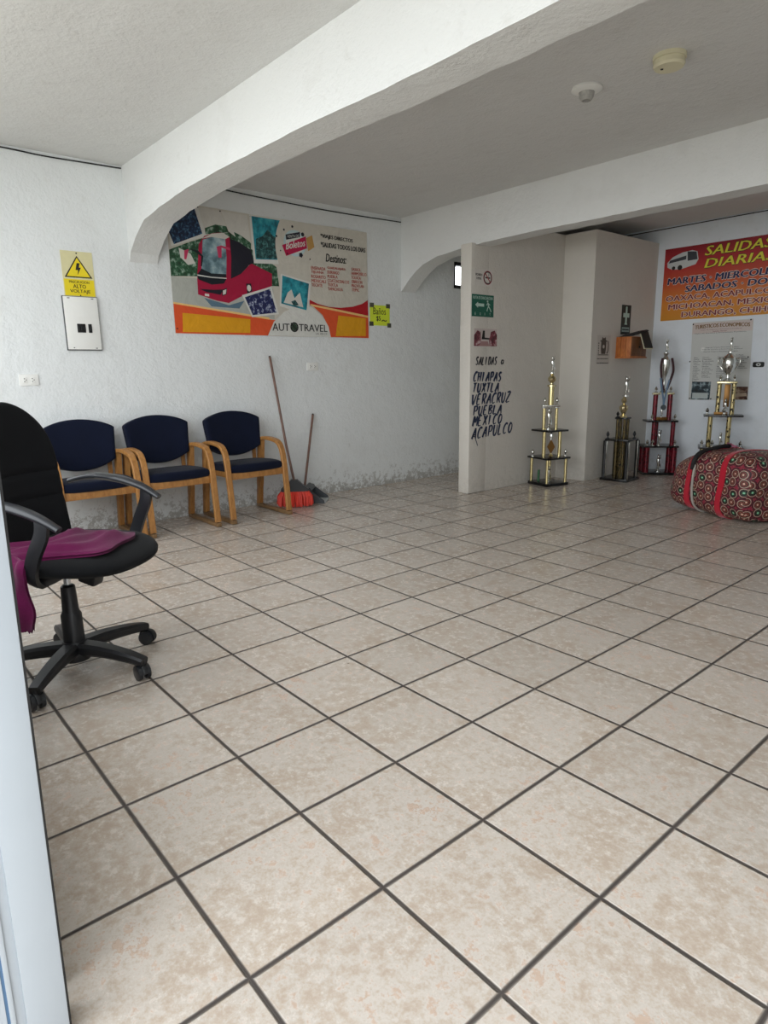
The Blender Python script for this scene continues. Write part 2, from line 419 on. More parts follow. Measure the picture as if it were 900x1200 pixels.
def waiting_chair(label, loc, rz):
    t = thing('waiting_chair', label, 'chair', loc, rz, 'waiting chairs along the left wall')
    hw = .318
    for s in (-1, 1):
        y = s*(hw-.024)
        mb = MB()
        path = smoothpath([(-.20, y, .69), (-.08, y, .712), (.06, y, .708), (.16, y, .685), (.215, y, .62), (.245, y, .50), (.275, y, .25), (.297, y, .045)], 6)
        mb.rectsweep(path, .05, .034, OAK)
        sf = mb.build('side_frame', t)
        mb = MB(); mb.rectsweep(smoothpath([(-.165, y, .70), (-.19, y, .5), (-.225, y, .25), (-.255, y, .03)], 6), .046, [.075]*7+[.07]*6+[.06]*6, OAK)
        mb.build('rear_leg', sf)
        mb = MB(); mb.box((.02, y, .022), (.60, .048, .036), OAK_D, .008); mb.build('runner', sf)
    mb = MB()
    for y0 in (-1, 1): mb.box((.02, y0*.235, .425), (.44, .022, .055), OAK, .004)
    mb.box((.235, 0, .425), (.024, .55, .062), OAK, .005); mb.box((-.19, 0, .425), (.024, .55, .05), OAK, .004)
    mb.build('seat_rail', t)
    mb = MB()
    def so(u, v):
        u, v = spread(u), spread(v)
        x = .035+.235*u; w = .272-.02*(1-u)/2
        return Vector((x-.02*v*v*(u > 0)*u, w*v, .488+.012*u-.012*(u*u)*(u > 0))), Vector((0, 0, 1))
    cushion(mb, so, .085, NAVY, e=5); weld(mb.build('seat', t))
    mb = MB()
    def bo(u, v):
        u, v = spread(u), spread(v)
        top = .905+.078*(1-u*u)**.8 if abs(u) < 1 else .905
        bot = .645-.085*(1-abs(u)**2.2)
        z = bot+(top-bot)*(v+1)/2; hwid = .268+.024*(v+1)/2
        x = -.165-.16*(z-.56)-.0+.035*u*u
        n = Vector((1, -.22*u, .16)).normalized()
        return Vector((x, hwid*u, z)), n
    cushion(mb, bo, .075, NAVY, e=6); weld(mb.build('backrest', t))
    for s in (-1, 1):
        mb = MB(); mb.rectsweep([(-.205, s*.235, .44), (-.215, s*.235, .6), (-.235, s*.235, .72)], .035, .018, OAK); mb.build('back_support', t)
    return t
waiting_chair('navy waiting chair nearest the broom, rightmost of the three oak armchairs', (-3.995, 2.425, 0), radians(0))
waiting_chair('navy upholstered oak waiting chair in the middle of the row of three', (-4.005, 1.69, 0), 0)
waiting_chair('navy oak waiting chair partly hidden behind the black office chair', (-4.0, 1.03, 0), 0)

# ------------------------------------------------------------------ office chair
OC = thing('office_chair', 'black swivel office chair on casters with a magenta towel on it', 'chair', (-1.536, .181, 0), radians(36))
base = MB()
base.lathe([(.0, .06), (.064, .06), (.070, .08), (.066, .12), (.052, .15), (.0, .15)], BLACKPL, n=24)
angs = [radians(a-36) for a in (-40, 32, 104, 176, 248)]
for a in angs:
    d = Vector((cos(a), sin(a), 0)); lt = Vector((-sin(a), cos(a), 0))
    P = smoothpath([d*.03+Vector((0, 0, .115)), d*.15+Vector((0, 0, .118)), d*.29+Vector((0, 0, .105)), d*.375+Vector((0, 0, .088))], 4)
    n = len(P); base.rectsweep(P, [.080-.030*i/(n-1) for i in range(n)], [.062-.026*i/(n-1) for i in range(n)], BLACKPL, lat=lt, rnd=.5)
base.build('star_base', OC)
for i, a in enumerate(angs):
    ce = MB(); sw = a+[.9, -.5, 2.0, .5, -1.2][i]; c = Vector((cos(a)*.365, sin(a)*.365, 0))
    d = Vector((cos(sw), sin(sw), 0)); q = Vector((-sin(sw), cos(sw), 0))
    ce.tube([c+Vector((0, 0, .05)), c+Vector((0, 0, .098))], .012, BLACKPL, 10)
    hood = [c-d*.012+Vector((0, 0, .036))+(d*cos(t)+Vector((0, 0, 1))*sin(t))*.039 for t in [pi*k/8 for k in range(9)]]
    ce.rectsweep(hood, .022, .008, BLACKPL, lat=q)
    co = ce.build('caster', OC)
    wh = MB()
    for s in (-1, 1):
        cc = c-d*.012+Vector((0, 0, .035))+q*(s*.019)
        wh.tube([cc-q*.011, cc-q*.0085, cc+q*.0085, cc+q*.011], [.027, .035, .035, .027], GREYPL, 20)
    wh.build('wheel', co)
g = MB(); g.lathe([(.0, .10), (.047, .10), (.045, .275), (.038, .29), (.036, .295), (.031, .41), (.022, .418), (0, .418)], BLACKPL, n=24); g.build('column_sleeve', OC)
g = MB(); g.tube([(0, 0, .41), (0, 0, .53)], .015, CHROME, 16); g.build('gas_cylinder', OC)
g = MB(); g.box((0, 0, .532), (.24, .17, .02), BLACKPL, .008); g.box((.13, .0, .465), (.085, .07, .06), BLACKPL, .012, Matrix.Rotation(.3, 3, 'Y'))
g.tube([(.02, -.1, .515), (.0, -.25, .512), (-.02, -.33, .50)], .006, BLACKPL, 8); g.build('tilt_mechanism', OC)
mb = MB()
def oseat(u, v):
    r = math.sqrt(u*u+v*v) or 1e-6
    # square -> disc
    a = math.atan2(v, u); k = max(abs(u), abs(v)); k2 = sin(k*pi/2)
    ca, sa = cos(a), sin(a); ex = 2.6
    rad = (abs(ca)**ex+abs(sa)**ex)**(-1/ex)
    x = .055+.315*k2*rad*ca; y = .33*k2*rad*sa
    return Vector((x, y, .578-.03*max(0, (x-.2)/.17)**2)), Vector((0, 0, 1))
def oc_c(mb, thick, zoff, mat, sc=1.0):
    N = 36; rings = 14
    def top(sg):
        def fn(i, j):
            a = 2*pi*i; k = j; ca, sa = cos(a), sin(a); ex = 2.6
            rad = (abs(ca)**ex+abs(sa)**ex)**(-1/ex)
            kk = sin(k*pi/2); x = .055+.332*kk*rad*ca*sc; y = .33*kk*rad*sa*sc
            h = thick*.5*math.sqrt(max(0, 1-kk**6))
            return Vector((x, y, zoff+sg*h-.03*max(0, (x-.15)/.22)**2*1.0-(.012*(1-kk*kk) if sg > 0 else 0)))
        mb.grid(fn, N, rings, mat, closed_u=True)
    top(1); top(-1)
oc_c(mb, .085, .577, BLACKFAB); weld(mb.build('seat', OC), .0004)
mb = MB()
def obk(u, v):
    u, v = spread(u), spread(v)
    z = .59+.64*(v+1)/2
    q = (v+1)/2
    hwid = .275*(1-.10*(1-q)**2)*(1 if q < .45 else math.sqrt(max(0, 1-((q-.45)/.56)**2.6)))
    x = -.215-.12*(z-.63)-.05*sin(q*pi)*.5+.06*(u*hwid/.27)**2
    return Vector((x, hwid*u, z)), Vector((1, -.35*u, .12)).normalized()
def obk_t(mb):
    def side(sgn, amt):
        def fn(a, b):
            u, v = 2*a-1, 2*b-1; p, n = obk(u, v)
            ed = max(0, 1-abs(u)**5)**.5*max(0, 1-abs(v)**6)**.5
            seam = 0
            if sgn > 0:
                for s0 in (.78, .90): seam += .012*math.exp(-((p.z-s0)/.010)**2)
            return p+n*(sgn*(amt*ed-seam*ed))
        mb.grid(fn, 24, 60, BLACKFAB)
    side(1, .045); side(-1, .03)
obk_t(mb); weld(mb.build('backrest', OC))
g = MB(); g.rectsweep(smoothpath([(-.02, 0, .52), (-.20, 0, .525), (-.275, 0, .58), (-.29, 0, .80)], 5), .07, .02, BLACKPL); g.build('back_bracket', OC)
for s in (-1, 1):
    y = s*.345; sh_ = .0 if s > 0 else .03
    g = MB()
    P = smoothpath([(-.20, y-s*.015, .835), (-.08, y, .858), (.06, y, .850), (.19, y, .815), (.285, y-s*.005, .765)], 6); n = len(P)
    g.rectsweep(P, [.036+.024*sin(pi*min(1, i/(n-1)*1.1)) for i in range(n)], [.022+.008*sin(pi*i/(n-1)) for i in range(n)], GREYPL, rnd=.7)
    arm = g.build('armrest', OC, smooth=50)
    g = MB(); g.rectsweep(smoothpath([(.215, y, .80), (.205, y, .74), (.165, y+s*.004, .66), (.135, y, .585), (.12, y-s*.03, .535), (.11, y-s*.12, .527), (.10, y-s*.22, .527)], 5), .028, .056, BLACKPL, rnd=.6)
    g.build('arm_support', arm, smooth=50)
# towel draped over the seat and down its near side
def towel_pt(a, b, off):
    # a: 0..1 across, b: 0..1 along from the seat's middle over the near edge and down
    rnd = sin(a*23+b*9)*.5+sin(a*11-b*17+1.3)*.5
    L = b*.93
    if L < .52:                                   # on the seat
        y = .20-L; w0, w1 = -.13+.05*sin(L*9), .225+.075*sin(pi*min(1, L/.46))-.16*max(0, (L-.36)/.16)+.015*sin(L*23+.5)
        x = w0+(w1-w0)*a; ed = min(1, 4*a*(1-a)*1.6)*min(1, L*9)
        z = .617+.030*ed+.014*rnd*ed
    else:
        q = L-.52; w0, w1 = -.16+.02*sin(q*8), .115+.006*sin(q*26)+.035*min(1, q*2)
        x = w0+(w1-w0)*a
        t_ = min(1, q/.06); y = -.32-.045*t_-.012*rnd; z = .630-.03*t_*t_-max(0, q-.05)*.70
        z += .010*rnd
        if b > .97: z += .008*sin(a*60)
    return Vector((x, y, z+off)) if L < .52 else Vector((x, y-off, z+off*.3))
mb = MB(); mb.grid(lambda a, b: towel_pt(a, b, .006), 36, 64, TOWEL); mb.grid(lambda a, b: towel_pt(a, b, -.006), 36, 64, TOWEL)
tw = weld(mb.build('towel'), .0001); tag(tw, 'magenta towel lying over the office chair seat and hanging down its side', 'towel')
tw.location = OC.location; tw.rotation_euler = OC.rotation_euler

# ------------------------------------------------------------------ broom and dustpan
br = thing('broom', 'tall broom with orange-red bristles leaning on the wall beside the last chair', 'broom', (-3.99, 2.98, 0))
m = MB(); m.tube([(-.005, .0, .255), (-.12, -.005, .62), (-.325, -.02, 1.49)], [.0125, .0125, .012], BROOMWOOD, 12); m.tube([(-.325, -.02, 1.485), (-.328, -.02, 1.50)], [.013, .009], BLACK, 12); m.build('handle', br)
m = MB()
m.X = Matrix.Rotation(radians(-33), 4, 'Z')
m.prism([(-.135, .155), (-.14, .18), (-.08, .225), (-.03, .275), (.03, .275), (.08, .225), (.14, .18), (.135, .155)], lambda a, b: Vector((-.04, a, b)), lambda a, b: Vector((.04, a, b)), BLACKPL)
m.build('brush_head', br)
RED = plain('coral_bristle', '#e0402f', .55, var=.35, nscale=160)
m = MB(); m.X = Matrix.Rotation(radians(-33), 4, 'Z'); rb = random.Random(4)
for i in range(30):
    for j in range(6):
        u = -1+2*(i+rb.random()*.8)/30; w = -1+2*j/5
        top = Vector((.03*w, .13*u, .165)); bot = Vector((.075*w+rb.uniform(-.008, .008), .178*u+rb.uniform(-.01, .01), .004+.018*abs(u)**3+rb.uniform(0, .008)))
        mid = (top+bot)/2+Vector((.012*w, .02*u, .012))
        m.tube([top, mid, bot], [.0065, .0062, .0045], RED, 5)
m.build('bristles', br)
dp = thing('dustpan', 'grey long-handled dustpan standing beside the broom against the wall', 'dustpan', (-4.12, 3.255, 0))
m = MB(); m.tube([(-.03, -.05, .155), (-.11, .072, .51), (-.195, .20, .885)], .0125, BROOMWOOD, 12); m.tube([(-.195, .20, .885), (-.198, .204, .897)], [.013, .008], BLACK, 12); m.build('handle', dp)
GP = plain('grey_pan_plastic', '#3f4246', .4)
m = MB(); m.X = Matrix.Rotation(radians(46), 4, 'Z')
m.add([(-.02, -.13, .17), (-.02, .13, .17), (.16, .145, .012), (.16, -.145, .012), (-.03, -.13, .0), (-.03, .13, .0), (.0, -.12, .155), (.0, .12, .155), (.15, .135, .002), (.15, -.135, .002)],
      [[0, 1, 5, 4]], GP)
m.box((-.035, 0, .085), (.012, .27, .17), GP, .004)
for s in (-1, 1): m.prism([(-.04, .0), (.17, 0), (.165, .03), (-.03, .175)], lambda a, b: Vector((a, s*.135, b)), lambda a, b: Vector((a, s*.143, b)), GP)
m.box((.07, 0, .006), (.22, .27, .008), plain('light_pan_plastic', '#b9bcbc', .4), .002)
m.prism([(-.035, .17), (.02, .16), (.035, .13), (-.035, .13)], lambda a, b: Vector((a, -.13, b)), lambda a, b: Vector((a, .13, b)), GP)
m.build('pan', dp)

# ------------------------------------------------------------------ things on the left wall
SL = Surf((XL, 0, 0), (0, 1, 0), (1, 0, 0))
def ink(name, hx, rough=.5, **k): return plain('print_'+name, hx, rough, var=k.get('var', .06), nscale=k.get('ns', 25))
# warning sign
ws = thing('warning_sign', 'yellow high voltage warning sign above the breaker panel', 'sign', (XL, 1.09, 1.97))
S = Surf((0, 0, 0), (0, 1, 0), (1, 0, 0))
m = MB(); CREAM = ink('cream', '#d6cfa2'); YEL = ink('yellow', '#e6cf1e'); K = ink('black', '#15140f')
S.slab(m, 0, 0, .245, .352, 0, .004, CREAM)
S.rect(m, .006, .006, .239, .135, .0046, YEL)
S.poly(m, [(.015, .148), (.231, .148), (.123, .318)], .0046, K); S.poly(m, [(.032, .157), (.214, .157), (.123, .302)], .0052, YEL)
S.poly(m, [(.118, .262), (.142, .262), (.131, .228), (.147, .228), (.116, .168), (.124, .207), (.104, .207)], .0058, K)
S.disc(m, .123, .337, .006, .005, K); S.disc(m, .123, .010, .005, .0052, K)
m.build('panel', ws, smooth=0)
m = MB(); S.text(m, 'PRECAUCION', .045, .104, .200, .124, .0058, K, .012); S.text(m, 'ALTO', .072, .065, .172, .096, .0058, K, .02); S.text(m, 'VOLTAJE', .045, .022, .202, .056, .0058, K, .02); m.build('lettering', ws, smooth=0)
# breaker panel
bp = thing('breaker_panel', 'white electrical breaker panel below the yellow warning sign', 'electrical panel', (XL, 1.067, 1.548))
m = MB(); m.box2((0, -.005, -.007), (.0165, .270, .424), plain('panel_gap_grey', '#4b4d4e', .6)); m.build('box', bp)
m = MB(); m.box2((.016, 0, 0), (.030, .265, .418), WHITEPL, .004)
S.rect(m, .03, .403, .05, .409, .0305, K); S.rect(m, .215, .403, .235, .409, .0305, K); S.rect(m, .04, .010, .05, .016, .0305, K); S.rect(m, .215, .008, .23, .014, .0305, K); m.build('cover', bp)
for (a, b, w) in ((.085, .150, .065), (.172, .200, .028)):
    m = MB(); m.box2((.026, a, .135), (.034, b, .205), BLACK, .002)
    for k in range(3 if w > .05 else 1): m.box((.036, a+w*(k+.5)/(3 if w > .05 else 1), .17), (.012, .010, .028), BLACKPL, .002)
    m.build('switch', bp)
def outlet(label, y, z, w, h):
    o = thing('wall_outlet', label, 'outlet', (XL, y, z), 0, 'wall outlets')
    m = MB(); m.box2((0, -w/2, -h/2), (.009, w/2, h/2), WHITEPL, .003); m.build('face_plate', o)
    for s in (-1, 1):
        m = MB(); m.box2((.006, s*w*.20-w*.10, -h*.24), (.0115, s*w*.20+w*.10, h*.24), WHITEPL, .002)
        Sx = Surf((.0118, s*w*.20, 0), (0, 1, 0), (1, 0, 0))
        for q in (-.12, .12): Sx.rect(m, -w*.06, h*q-.004, w*.0, h*q+.002, 0, K)
        Sx.disc(m, w*.055, 0, .004, 0, K); m.build('socket', o)
    return o
outlet('white double wall outlet below the breaker panel at the left edge', .748, 1.308, .142, .09)
outlet('white double wall outlet right of the tall broom handle', 3.487, 1.393, .14, .086)
# cables at the ceiling line
def cable(label, pts, r=.0055):
    m = MB(); m.tube(smoothpath(pts, 6), r, BLACK, 8); return tag(m.build('cable'), label, 'cable', 'black cables along the ceiling line')
cable('black cable along the wall top left of the arched beam', [(XL+.008, -.32, 3.012), (XL+.009, .4, 2.998), (XL+.009, .76, 3.008), (XL+.008, 1.05, 3.0), (XL+.009, 1.365, 3.006), (XL+.008, 1.64, 3.012)])
cable('black cable along the wall top above the bus banner', [(XL+.008, 1.9, 3.02), (XL+.008, 2.62, 2.99), (XL+.009, 3.2, 2.975), (XL+.009, 3.93, 2.97), (XL+.008, 4.77, 2.985)])
cable('black cable along the wall top above the red daily departures banner', [(-3.6, YB-.009, 3.012), (-3.2, YB-.009, 3.004), (-2.4, YB-.009, 3.01), (-1.4, YB-.009, 3.015), (0.5, YB-.009, 3.012)])

# bus banner
bb = thing('travel_banner', 'large travel banner with a red bus and photos on the left wall', 'banner', (XL, 2.0, 1.70))
def crease(name, hx):
    t = NT('vinyl_'+name); co = t.coord(); c = lin(hx)
    t.set(col=t.mix(t.noise(co, 20, 5), tuple(x*.9 for x in c[:3])+(1,), tuple(min(1, x*1.08) for x in c[:3])+(1,)), rough=.42, spec=.4)
    h = t.n('TexNoise', {'Vector': co, 'Scale': 4.5, 'Detail': 5, 'Roughness': .55, 'Distortion': 1.6}).outputs[0]
    t.bump(h, .5, .02); return t.m
def photo_mat(name, a, b, c, sc=22):
    t = NT('photo_'+name); co = t.coord()
    n = t.noise(co, sc, 5, .65)
    return t.set(col=t.ramp(n, [(.38, lin(a)), (.52, lin(b)), (.66, lin(c))]), rough=.42)
V = {k: crease(k, h) for k, h in dict(white='#c9c4b8', road='#aeb0a8', orange='#d9542a', yellow='#d99a18', strip='#e8c07a', red='#b01a24', bus='#a3123a', busd='#1a1a26', glass='#7f9aa2', dark='#141b22', pink='#c23a5e', shadow='#5a7486', skyw='#cfccc4', badge='#b9cfd2', rib='#b81748', tan='#b98f4e', label='#23242e', border='#d6d6d0').items()}
PH_G = photo_mat('greenery', '#16301f', '#2a5a3c', '#9fb2a4'); PH_N = photo_mat('night_city', '#0a1830', '#123052', '#4c7898', 40)
PH_T = photo_mat('teal_bay', '#0d5f6e', '#1d8a9a', '#3fa5b0', 14); PH_D = photo_mat('dark_cliffs', '#10262b', '#1c4b4c', '#5a8f8e', 45); PH_B = photo_mat('blue_night', '#0c1440', '#131d5a', '#c8d0e0', 30)
m = MB()
NU, NV = 40, 20
def bfn(d):
    def f(a, b):
        return Vector((d, a*2.262, b*1.115+.004*sin(a*9)))
    return f
m.grid(bfn(.006), NU, NV, V['white']); m.grid(bfn(.0005), NU, NV, V['white'])
D0 = .0070
def L(pts, d, k): S.poly(m, [(max(.0, min(2.262, u)), max(.0, min(1.115, v))) for u, v in pts], .0068+d*.0004, V[k] if isinstance(k, str) else k)
L([(0, .49), (.30, .49), (.8, .40), (1.05, .45), (1.05, .16), (.012, .265), (0, .265)], 0, 'road')
L([(.0, .714), (.172, .788), (.331, .847), (.60, .93), (.83, .80), (1.10, .66), (1.12, .48), (.9, .47), (.27, .51), (.0, .492)], 0, PH_G)
L([(.09, .74), (.2, .70), (.24, .62), (.17, .60), (.10, .66)], 1, 'skyw')
L([(.303, 1.11), (.521, 1.10), (.596, .925), (.356, .86)], 1, 'skyw'); L([(.356, .934), (.463, .978), (.575, .976), (.596, .925), (.358, .881)], 2, PH_G)
L([(.53, 1.10), (.80, 1.10), (.826, .80), (.72, .86), (.60, .93)], 1, 'skyw'); L([(.648, .936), (.724, .912), (.826, .857), (.821, .778), (.671, .875)], 2, PH_G)
L([(.0, .90), (.0, 1.115), (.30, 1.115), (.365, .865), (.022, .745)], 3, 'border'); L([(.0, .89), (.03, 1.09), (.267, 1.09), (.328, .883), (.049, .764)], 4, PH_N)
# bus
L([(.302, .324), (.551, .270), (.72, .32), (.66, .245), (.371, .25)], 2, 'shadow')
L([(.586, .513), (.7, .566), (.814, .671), (1.042, .593), (1.035, .477), (.7, .363), (.551, .290)], 4, 'bus')
L([(.598, .872), (.70, .85), (.821, .79), (.85, .679), (.786, .652), (.7, .566), (.586, .510)], 5, 'busd')
L([(.285, .79), (.344, .865), (.43, .90), (.519, .915), (.60, .885), (.605, .70), (.588, .513), (.551, .290), (.425, .305), (.244, .350), (.246, .488)], 6, 'bus')
L([(.318, .84), (.419, .894), (.535, .915), (.60, .885), (.554, .861), (.417, .865)], 7, 'skyw')
L([(.325, .831), (.417, .865), (.554, .861), (.556, .7), (.541, .521), (.391, .52), (.295, .577)], 7, photo_mat('windscreen', '#4a656e', '#7b969e', '#aebfc2', 7))
L([(.295, .58), (.39, .545), (.541, .55), (.541, .521), (.391, .51), (.247, .52)], 8, 'dark')
L([(.247, .52), (.39, .509), (.543, .51), (.512, .463), (.386, .445), (.256, .483)], 8, 'dark')
L([(.25, .525), (.39, .515), (.543, .516), (.543, .508), (.39, .506), (.25, .514)], 9, 'border')
L([(.40, .40), (.50, .41), (.47, .36), (.33, .375), (.26, .40)], 8, 'busd')
L([(.141, .722), (.185, .737), (.154, .645), (.135, .648)], 8, 'pink'); L([(.461, .786), (.512, .802), (.504, .693), (.472, .69)], 9, 'pink'); L([(.499, .801), (.599, .789), (.598, .765), (.504, .783)], 9, 'pink')
L([(.18, .740), (.274, .734), (.322, .688), (.302, .599), (.290, .60), (.300, .684), (.261, .712)], 8, 'dark')
L([(.747, .48), (.801, .484), (.81, .416), (.755, .385)], 6, 'dark'); S.disc(m, .776, .44, .022, .0068+7*.0004, V['skyw'], ry=.03)
L([(.489, .407), (.541, .427), (.53, .365), (.485, .351)], 8, 'dark'); L([(.497, .40), (.533, .414), (.524, .372), (.493, .361)], 9, 'skyw')
L([(.311, .362), (.354, .36), (.352, .338), (.309, .341)], 9, 'border')
# orange band
L([(.0, .265), (.988, .157), (1.10, .15), (1.10, .0), (.0, .0)], 3, 'orange'); L([(.0, .272), (.989, .174), (.988, .154), (.0, .256)], 4, 'strip'); L([(.079, .180), (.773, .150), (.763, .02), (.07, .012)], 5, 'yellow')
L([(.695, .37), (1.026, .471), (1.1, .211), (.792, .17)], 8, 'border'); L([(.725, .353), (1.009, .448), (1.075, .225), (.800, .190)], 9, PH_B)
# right half
cir = [(1.68+.585*cos(a), .86+.53*sin(a)) for a in [2*pi*k/40 for k in range(40)]]
L([(.82, 1.115), (1.262, 1.115), (1.262, .698), (.845, .674)], 8, 'border'); L([(.844, 1.10), (1.25, 1.10), (1.25, .739), (.866, .712)], 9, PH_T); L([(.88, .90), (.95, .93), (1.017, 1.0), (1.07, .95), (1.2, .90), (1.2, .745), (.872, .722)], 10, PH_D)
L([p for p in cir if p[0] < 1.62 or p[1] < .45], 11, 'white') if False else L([(1.62, 1.115), (1.36, 1.115)]+[(1.68+.585*cos(a), .86+.53*sin(a)) for a in [pi*.72+pi*k/30*.95 for k in range(31)]]+[(2.262, .41), (2.262, 1.115)], 11, 'white')
L([(1.478, .371), (1.582, .334), (1.719, .312), (1.88, .309), (2.047, .329), (2.176, .365), (2.262, .41), (2.262, .24), (1.838, .27), (1.476, .318)], 12, 'red')
L([(1.486, .326), (2.262, .238), (2.262, .0), (1.737, .0), (1.701, .12), (1.636, .226), (1.523, .305)], 13, 'orange'); L([(1.476, .331), (2.262, .243), (2.262, .220), (1.504, .309)], 14, 'strip'); L([(1.845, .228), (2.225, .212), (2.222, .022), (1.80, .012)], 14, 'yellow')
L([(.960, .0), (1.036, .136), (1.166, .240), (1.334, .306), (1.503, .297), (1.635, .215), (1.71, .108), (1.736, .0)], 14, 'border')
L([(1.139, .602), (1.5, .545), (1.456, .216), (1.112, .29)], 15, 'border'); L([(1.159, .586), (1.476, .529), (1.435, .263), (1.131, .316)], 16, PH_T); L([(1.160, .325), (1.212, .425), (1.259, .458), (1.292, .376), (1.359, .434), (1.395, .290)], 17, 'skyw'); L([(1.25, .34), (1.30, .36), (1.34, .31), (1.28, .30)], 18, PH_D)
S.disc(m, 1.325, .905, .135, .0068+15*.0004, V['badge'], ry=.125); S.disc(m, 1.325, .905, .11, .0068+16*.0004, V['border'], ry=.10)
L([(1.171, .873), (1.457, .985), (1.468, .872), (1.213, .775)], 18, 'rib'); L([(1.216, .977), (1.389, 1.020), (1.386, .970), (1.222, .928)], 18, 'label'); L([(1.463, .969), (1.536, 1.006), (1.559, .892), (1.482, .847)], 17, 'tan')
for (u, v, r) in ((1.20, 1.02, .012), (1.42, 1.0, .022), (1.39, .80, .026), (1.11, .95, .012), (1.23, .80, .010), (1.50, .77, .008), (1.15, .82, .008), (1.30, 1.06, .014)): S.disc(m, u, v, r, .0068+18*.0004, V['label'], 5)
m.build('printed_sheet', bb, smooth=0)
m = MB(); d = .0068+20*.0004; KK = ink('ink', '#1c1c1c'); RR = ink('red_ink', '#b0483c')
S.text(m, '*VIAJES DIRECTOS', 1.641, .985, 2.062, 1.035, d, KK, .05, tilt=-.008); m.build('lettering', bb, smooth=0); m = MB(); S.text(m, '*SALIDAS TODOS LOS DIAS', 1.641, .905, 2.235, .955, d, KK, .05)
m.build('lettering', bb, smooth=0); m = MB(); S.text(m, 'Destinos:', 1.70, .765, 1.968, .845, d, KK, .03, .2)
m.build('lettering', bb, smooth=0)
def rows(L_, u0, u1, v1, v0):
    m = MB(); n = len(L_); h = (v1-v0)/n; mx = max(map(len, L_))
    for i, s_ in enumerate(L_): S.text(m, s_, u0, v1-(i+1)*h+h*.25, u0+(u1-u0)*len(s_)/mx, v1-i*h, d, RR, .03)
    m.build('lettering', bb, smooth=0)
rows(['ENSENADA', 'TIJUANA', 'ROSARITO', 'MEXICALI', 'TECATE'], 1.508, 1.69, .705, .495)
rows(['GUADALAJARA', 'DURANGO', 'PUEBLA', 'COATZACOALCOS', 'TUXTLA', 'TAPACHULA'], 1.715, 2.0, .72, .47)
rows(['OAXACA', 'HERMOSILLO', 'TOLUCA', 'OBREGON', 'MAZATLAN', 'TEPIC'], 2.035, 2.245, .735, .48)
m = MB()
S.text(m, 'AUT', 1.014, .048, 1.215, .122, d, KK, .02); S.text(m, 'TRAVEL', 1.33, .052, 1.69, .124, d, KK, .02); S.text(m, 'S.A. DE C.V.', 1.54, .022, 1.691, .042, d, KK)
S.ring(m, 1.275, .09, .034, .05, d, KK, 18); S.disc(m, 1.275, .09, .034, d, ink('logo_green', '#27402c'), 12); line(S, m, [(1.235, .13), (1.262, .10), (1.30, .065)], .014, d+.0004, KK)
m.build('lettering', bb, smooth=0); m = MB()
S.text(m, 'Boletos', 1.215, .835, 1.445, .905, d, V['border'], .03, .15, tilt=.055); S.text(m, 'VENTA DE', 1.235, .947, 1.372, .972, d, V['border'], .0, tilt=.022)
m.build('lettering', bb, smooth=0)
for u, v in ((.02, .04), (.52, 1.10), (.83, 1.095), (2.225, 1.085), (.30, 1.105)):
    m = MB(); m.lathe([(0, 0), (.007, 0), (.007, .003), (0, .005)], BLACK, (0.006, u, v), 8, 'X'); m.build('nail', bb)
# yellow paper sign
ys = thing('paper_sign', 'small fluorescent yellow handwritten paper sign beside the bus banner', 'sign', (XL, 4.295, 1.842))
FL = plain('fluorescent_paper', '#d6e63a', .7, var=.08); m = MB()
S.slab(m, 0, .0, .295, .222, .001, .003, FL); m.build('paper', ys, smooth=0)
m = MB(); S.text(m, 'Baños', .05, .120, .235, .195, .0036, K, .01); S.text(m, '$5', .095, .045, .155, .105, .0036, K, .04); line(S, m, [(.17, .05), (.20, .062), (.225, .05), (.25, .06)], .012, .0036, K); m.build('lettering', ys, smooth=0)
for u, v in ((.03, .215), (.27, .212), (.02, .012), (.285, .0)):
    m = MB(); S.slab(m, u-.03, v-.018, u+.03, v+.03, .003, .0042, plain('grey_tape', '#4b4b3c', .5)); m.build('tape', ys, smooth=0)

# ------------------------------------------------------------------ partition signs and lettering
SP = Surf((0, 0, 0), (0, 1, 0), (1, 0, 0)); XP = -3.2
ns = thing('no_smoking_sign', 'white no smoking sign at the top of the partition wall', 'sign', (XP, 4.76, 2.19))
m = MB(); WP = ink('paper_white', '#d2cdc6'); S.slab(m, 0, 0, .285, .165, .0005, .003, WP); GR = ink('ring_dark', '#3a2f30'); RD = ink('dark_red', '#9a2f33')
S.ring(m, .205, .085, .052, .064, .0036, GR); S.ring(m, .205, .085, .064, .070, .0038, RD); S.slab(m, .165, .078, .245, .092, .003, .0036, GR); line(S, m, [(.165, .128), (.245, .042)], .012, .0042, RD)
line(S, m, [(.215, .10), (.225, .115), (.215, .13)], .006, .0036, GR); m.build('panel', ns, smooth=0)
m = MB(); S.text(m, 'PROHIBIDO', .015, .095, .12, .120, .0036, K, .03); S.text(m, 'FUMAR', .03, .058, .105, .083, .0036, K, .03); m.build('lettering', ns, smooth=0)
ev = thing('evacuation_sign', 'green evacuation route sign with arrow and running figure', 'sign', (XP, 4.724, 1.88))
m = MB(); GN = ink('safety_green', '#0d5a48'); LW = ink('sign_white', '#b9d2c6'); S.slab(m, 0, 0, .345, .222, .0005, .004, GN)
S.poly(m, [(.05, .118), (.095, .148), (.095, .133), (.19, .133), (.19, .103), (.095, .103), (.095, .088)], .0046, LW)
S.disc(m, .245, .158, .012, .0046, LW, 12); line(S, m, [(.25, .145), (.262, .108)], .018, .0046, LW); line(S, m, [(.262, .108), (.245, .085), (.238, .058)], .012, .0046, LW); line(S, m, [(.262, .108), (.285, .085), (.305, .055)], .012, .0046, LW); line(S, m, [(.25, .142), (.225, .118)], .009, .0046, LW); line(S, m, [(.252, .142), (.285, .122)], .009, .0046, LW)
m.build('panel', ev, smooth=0)
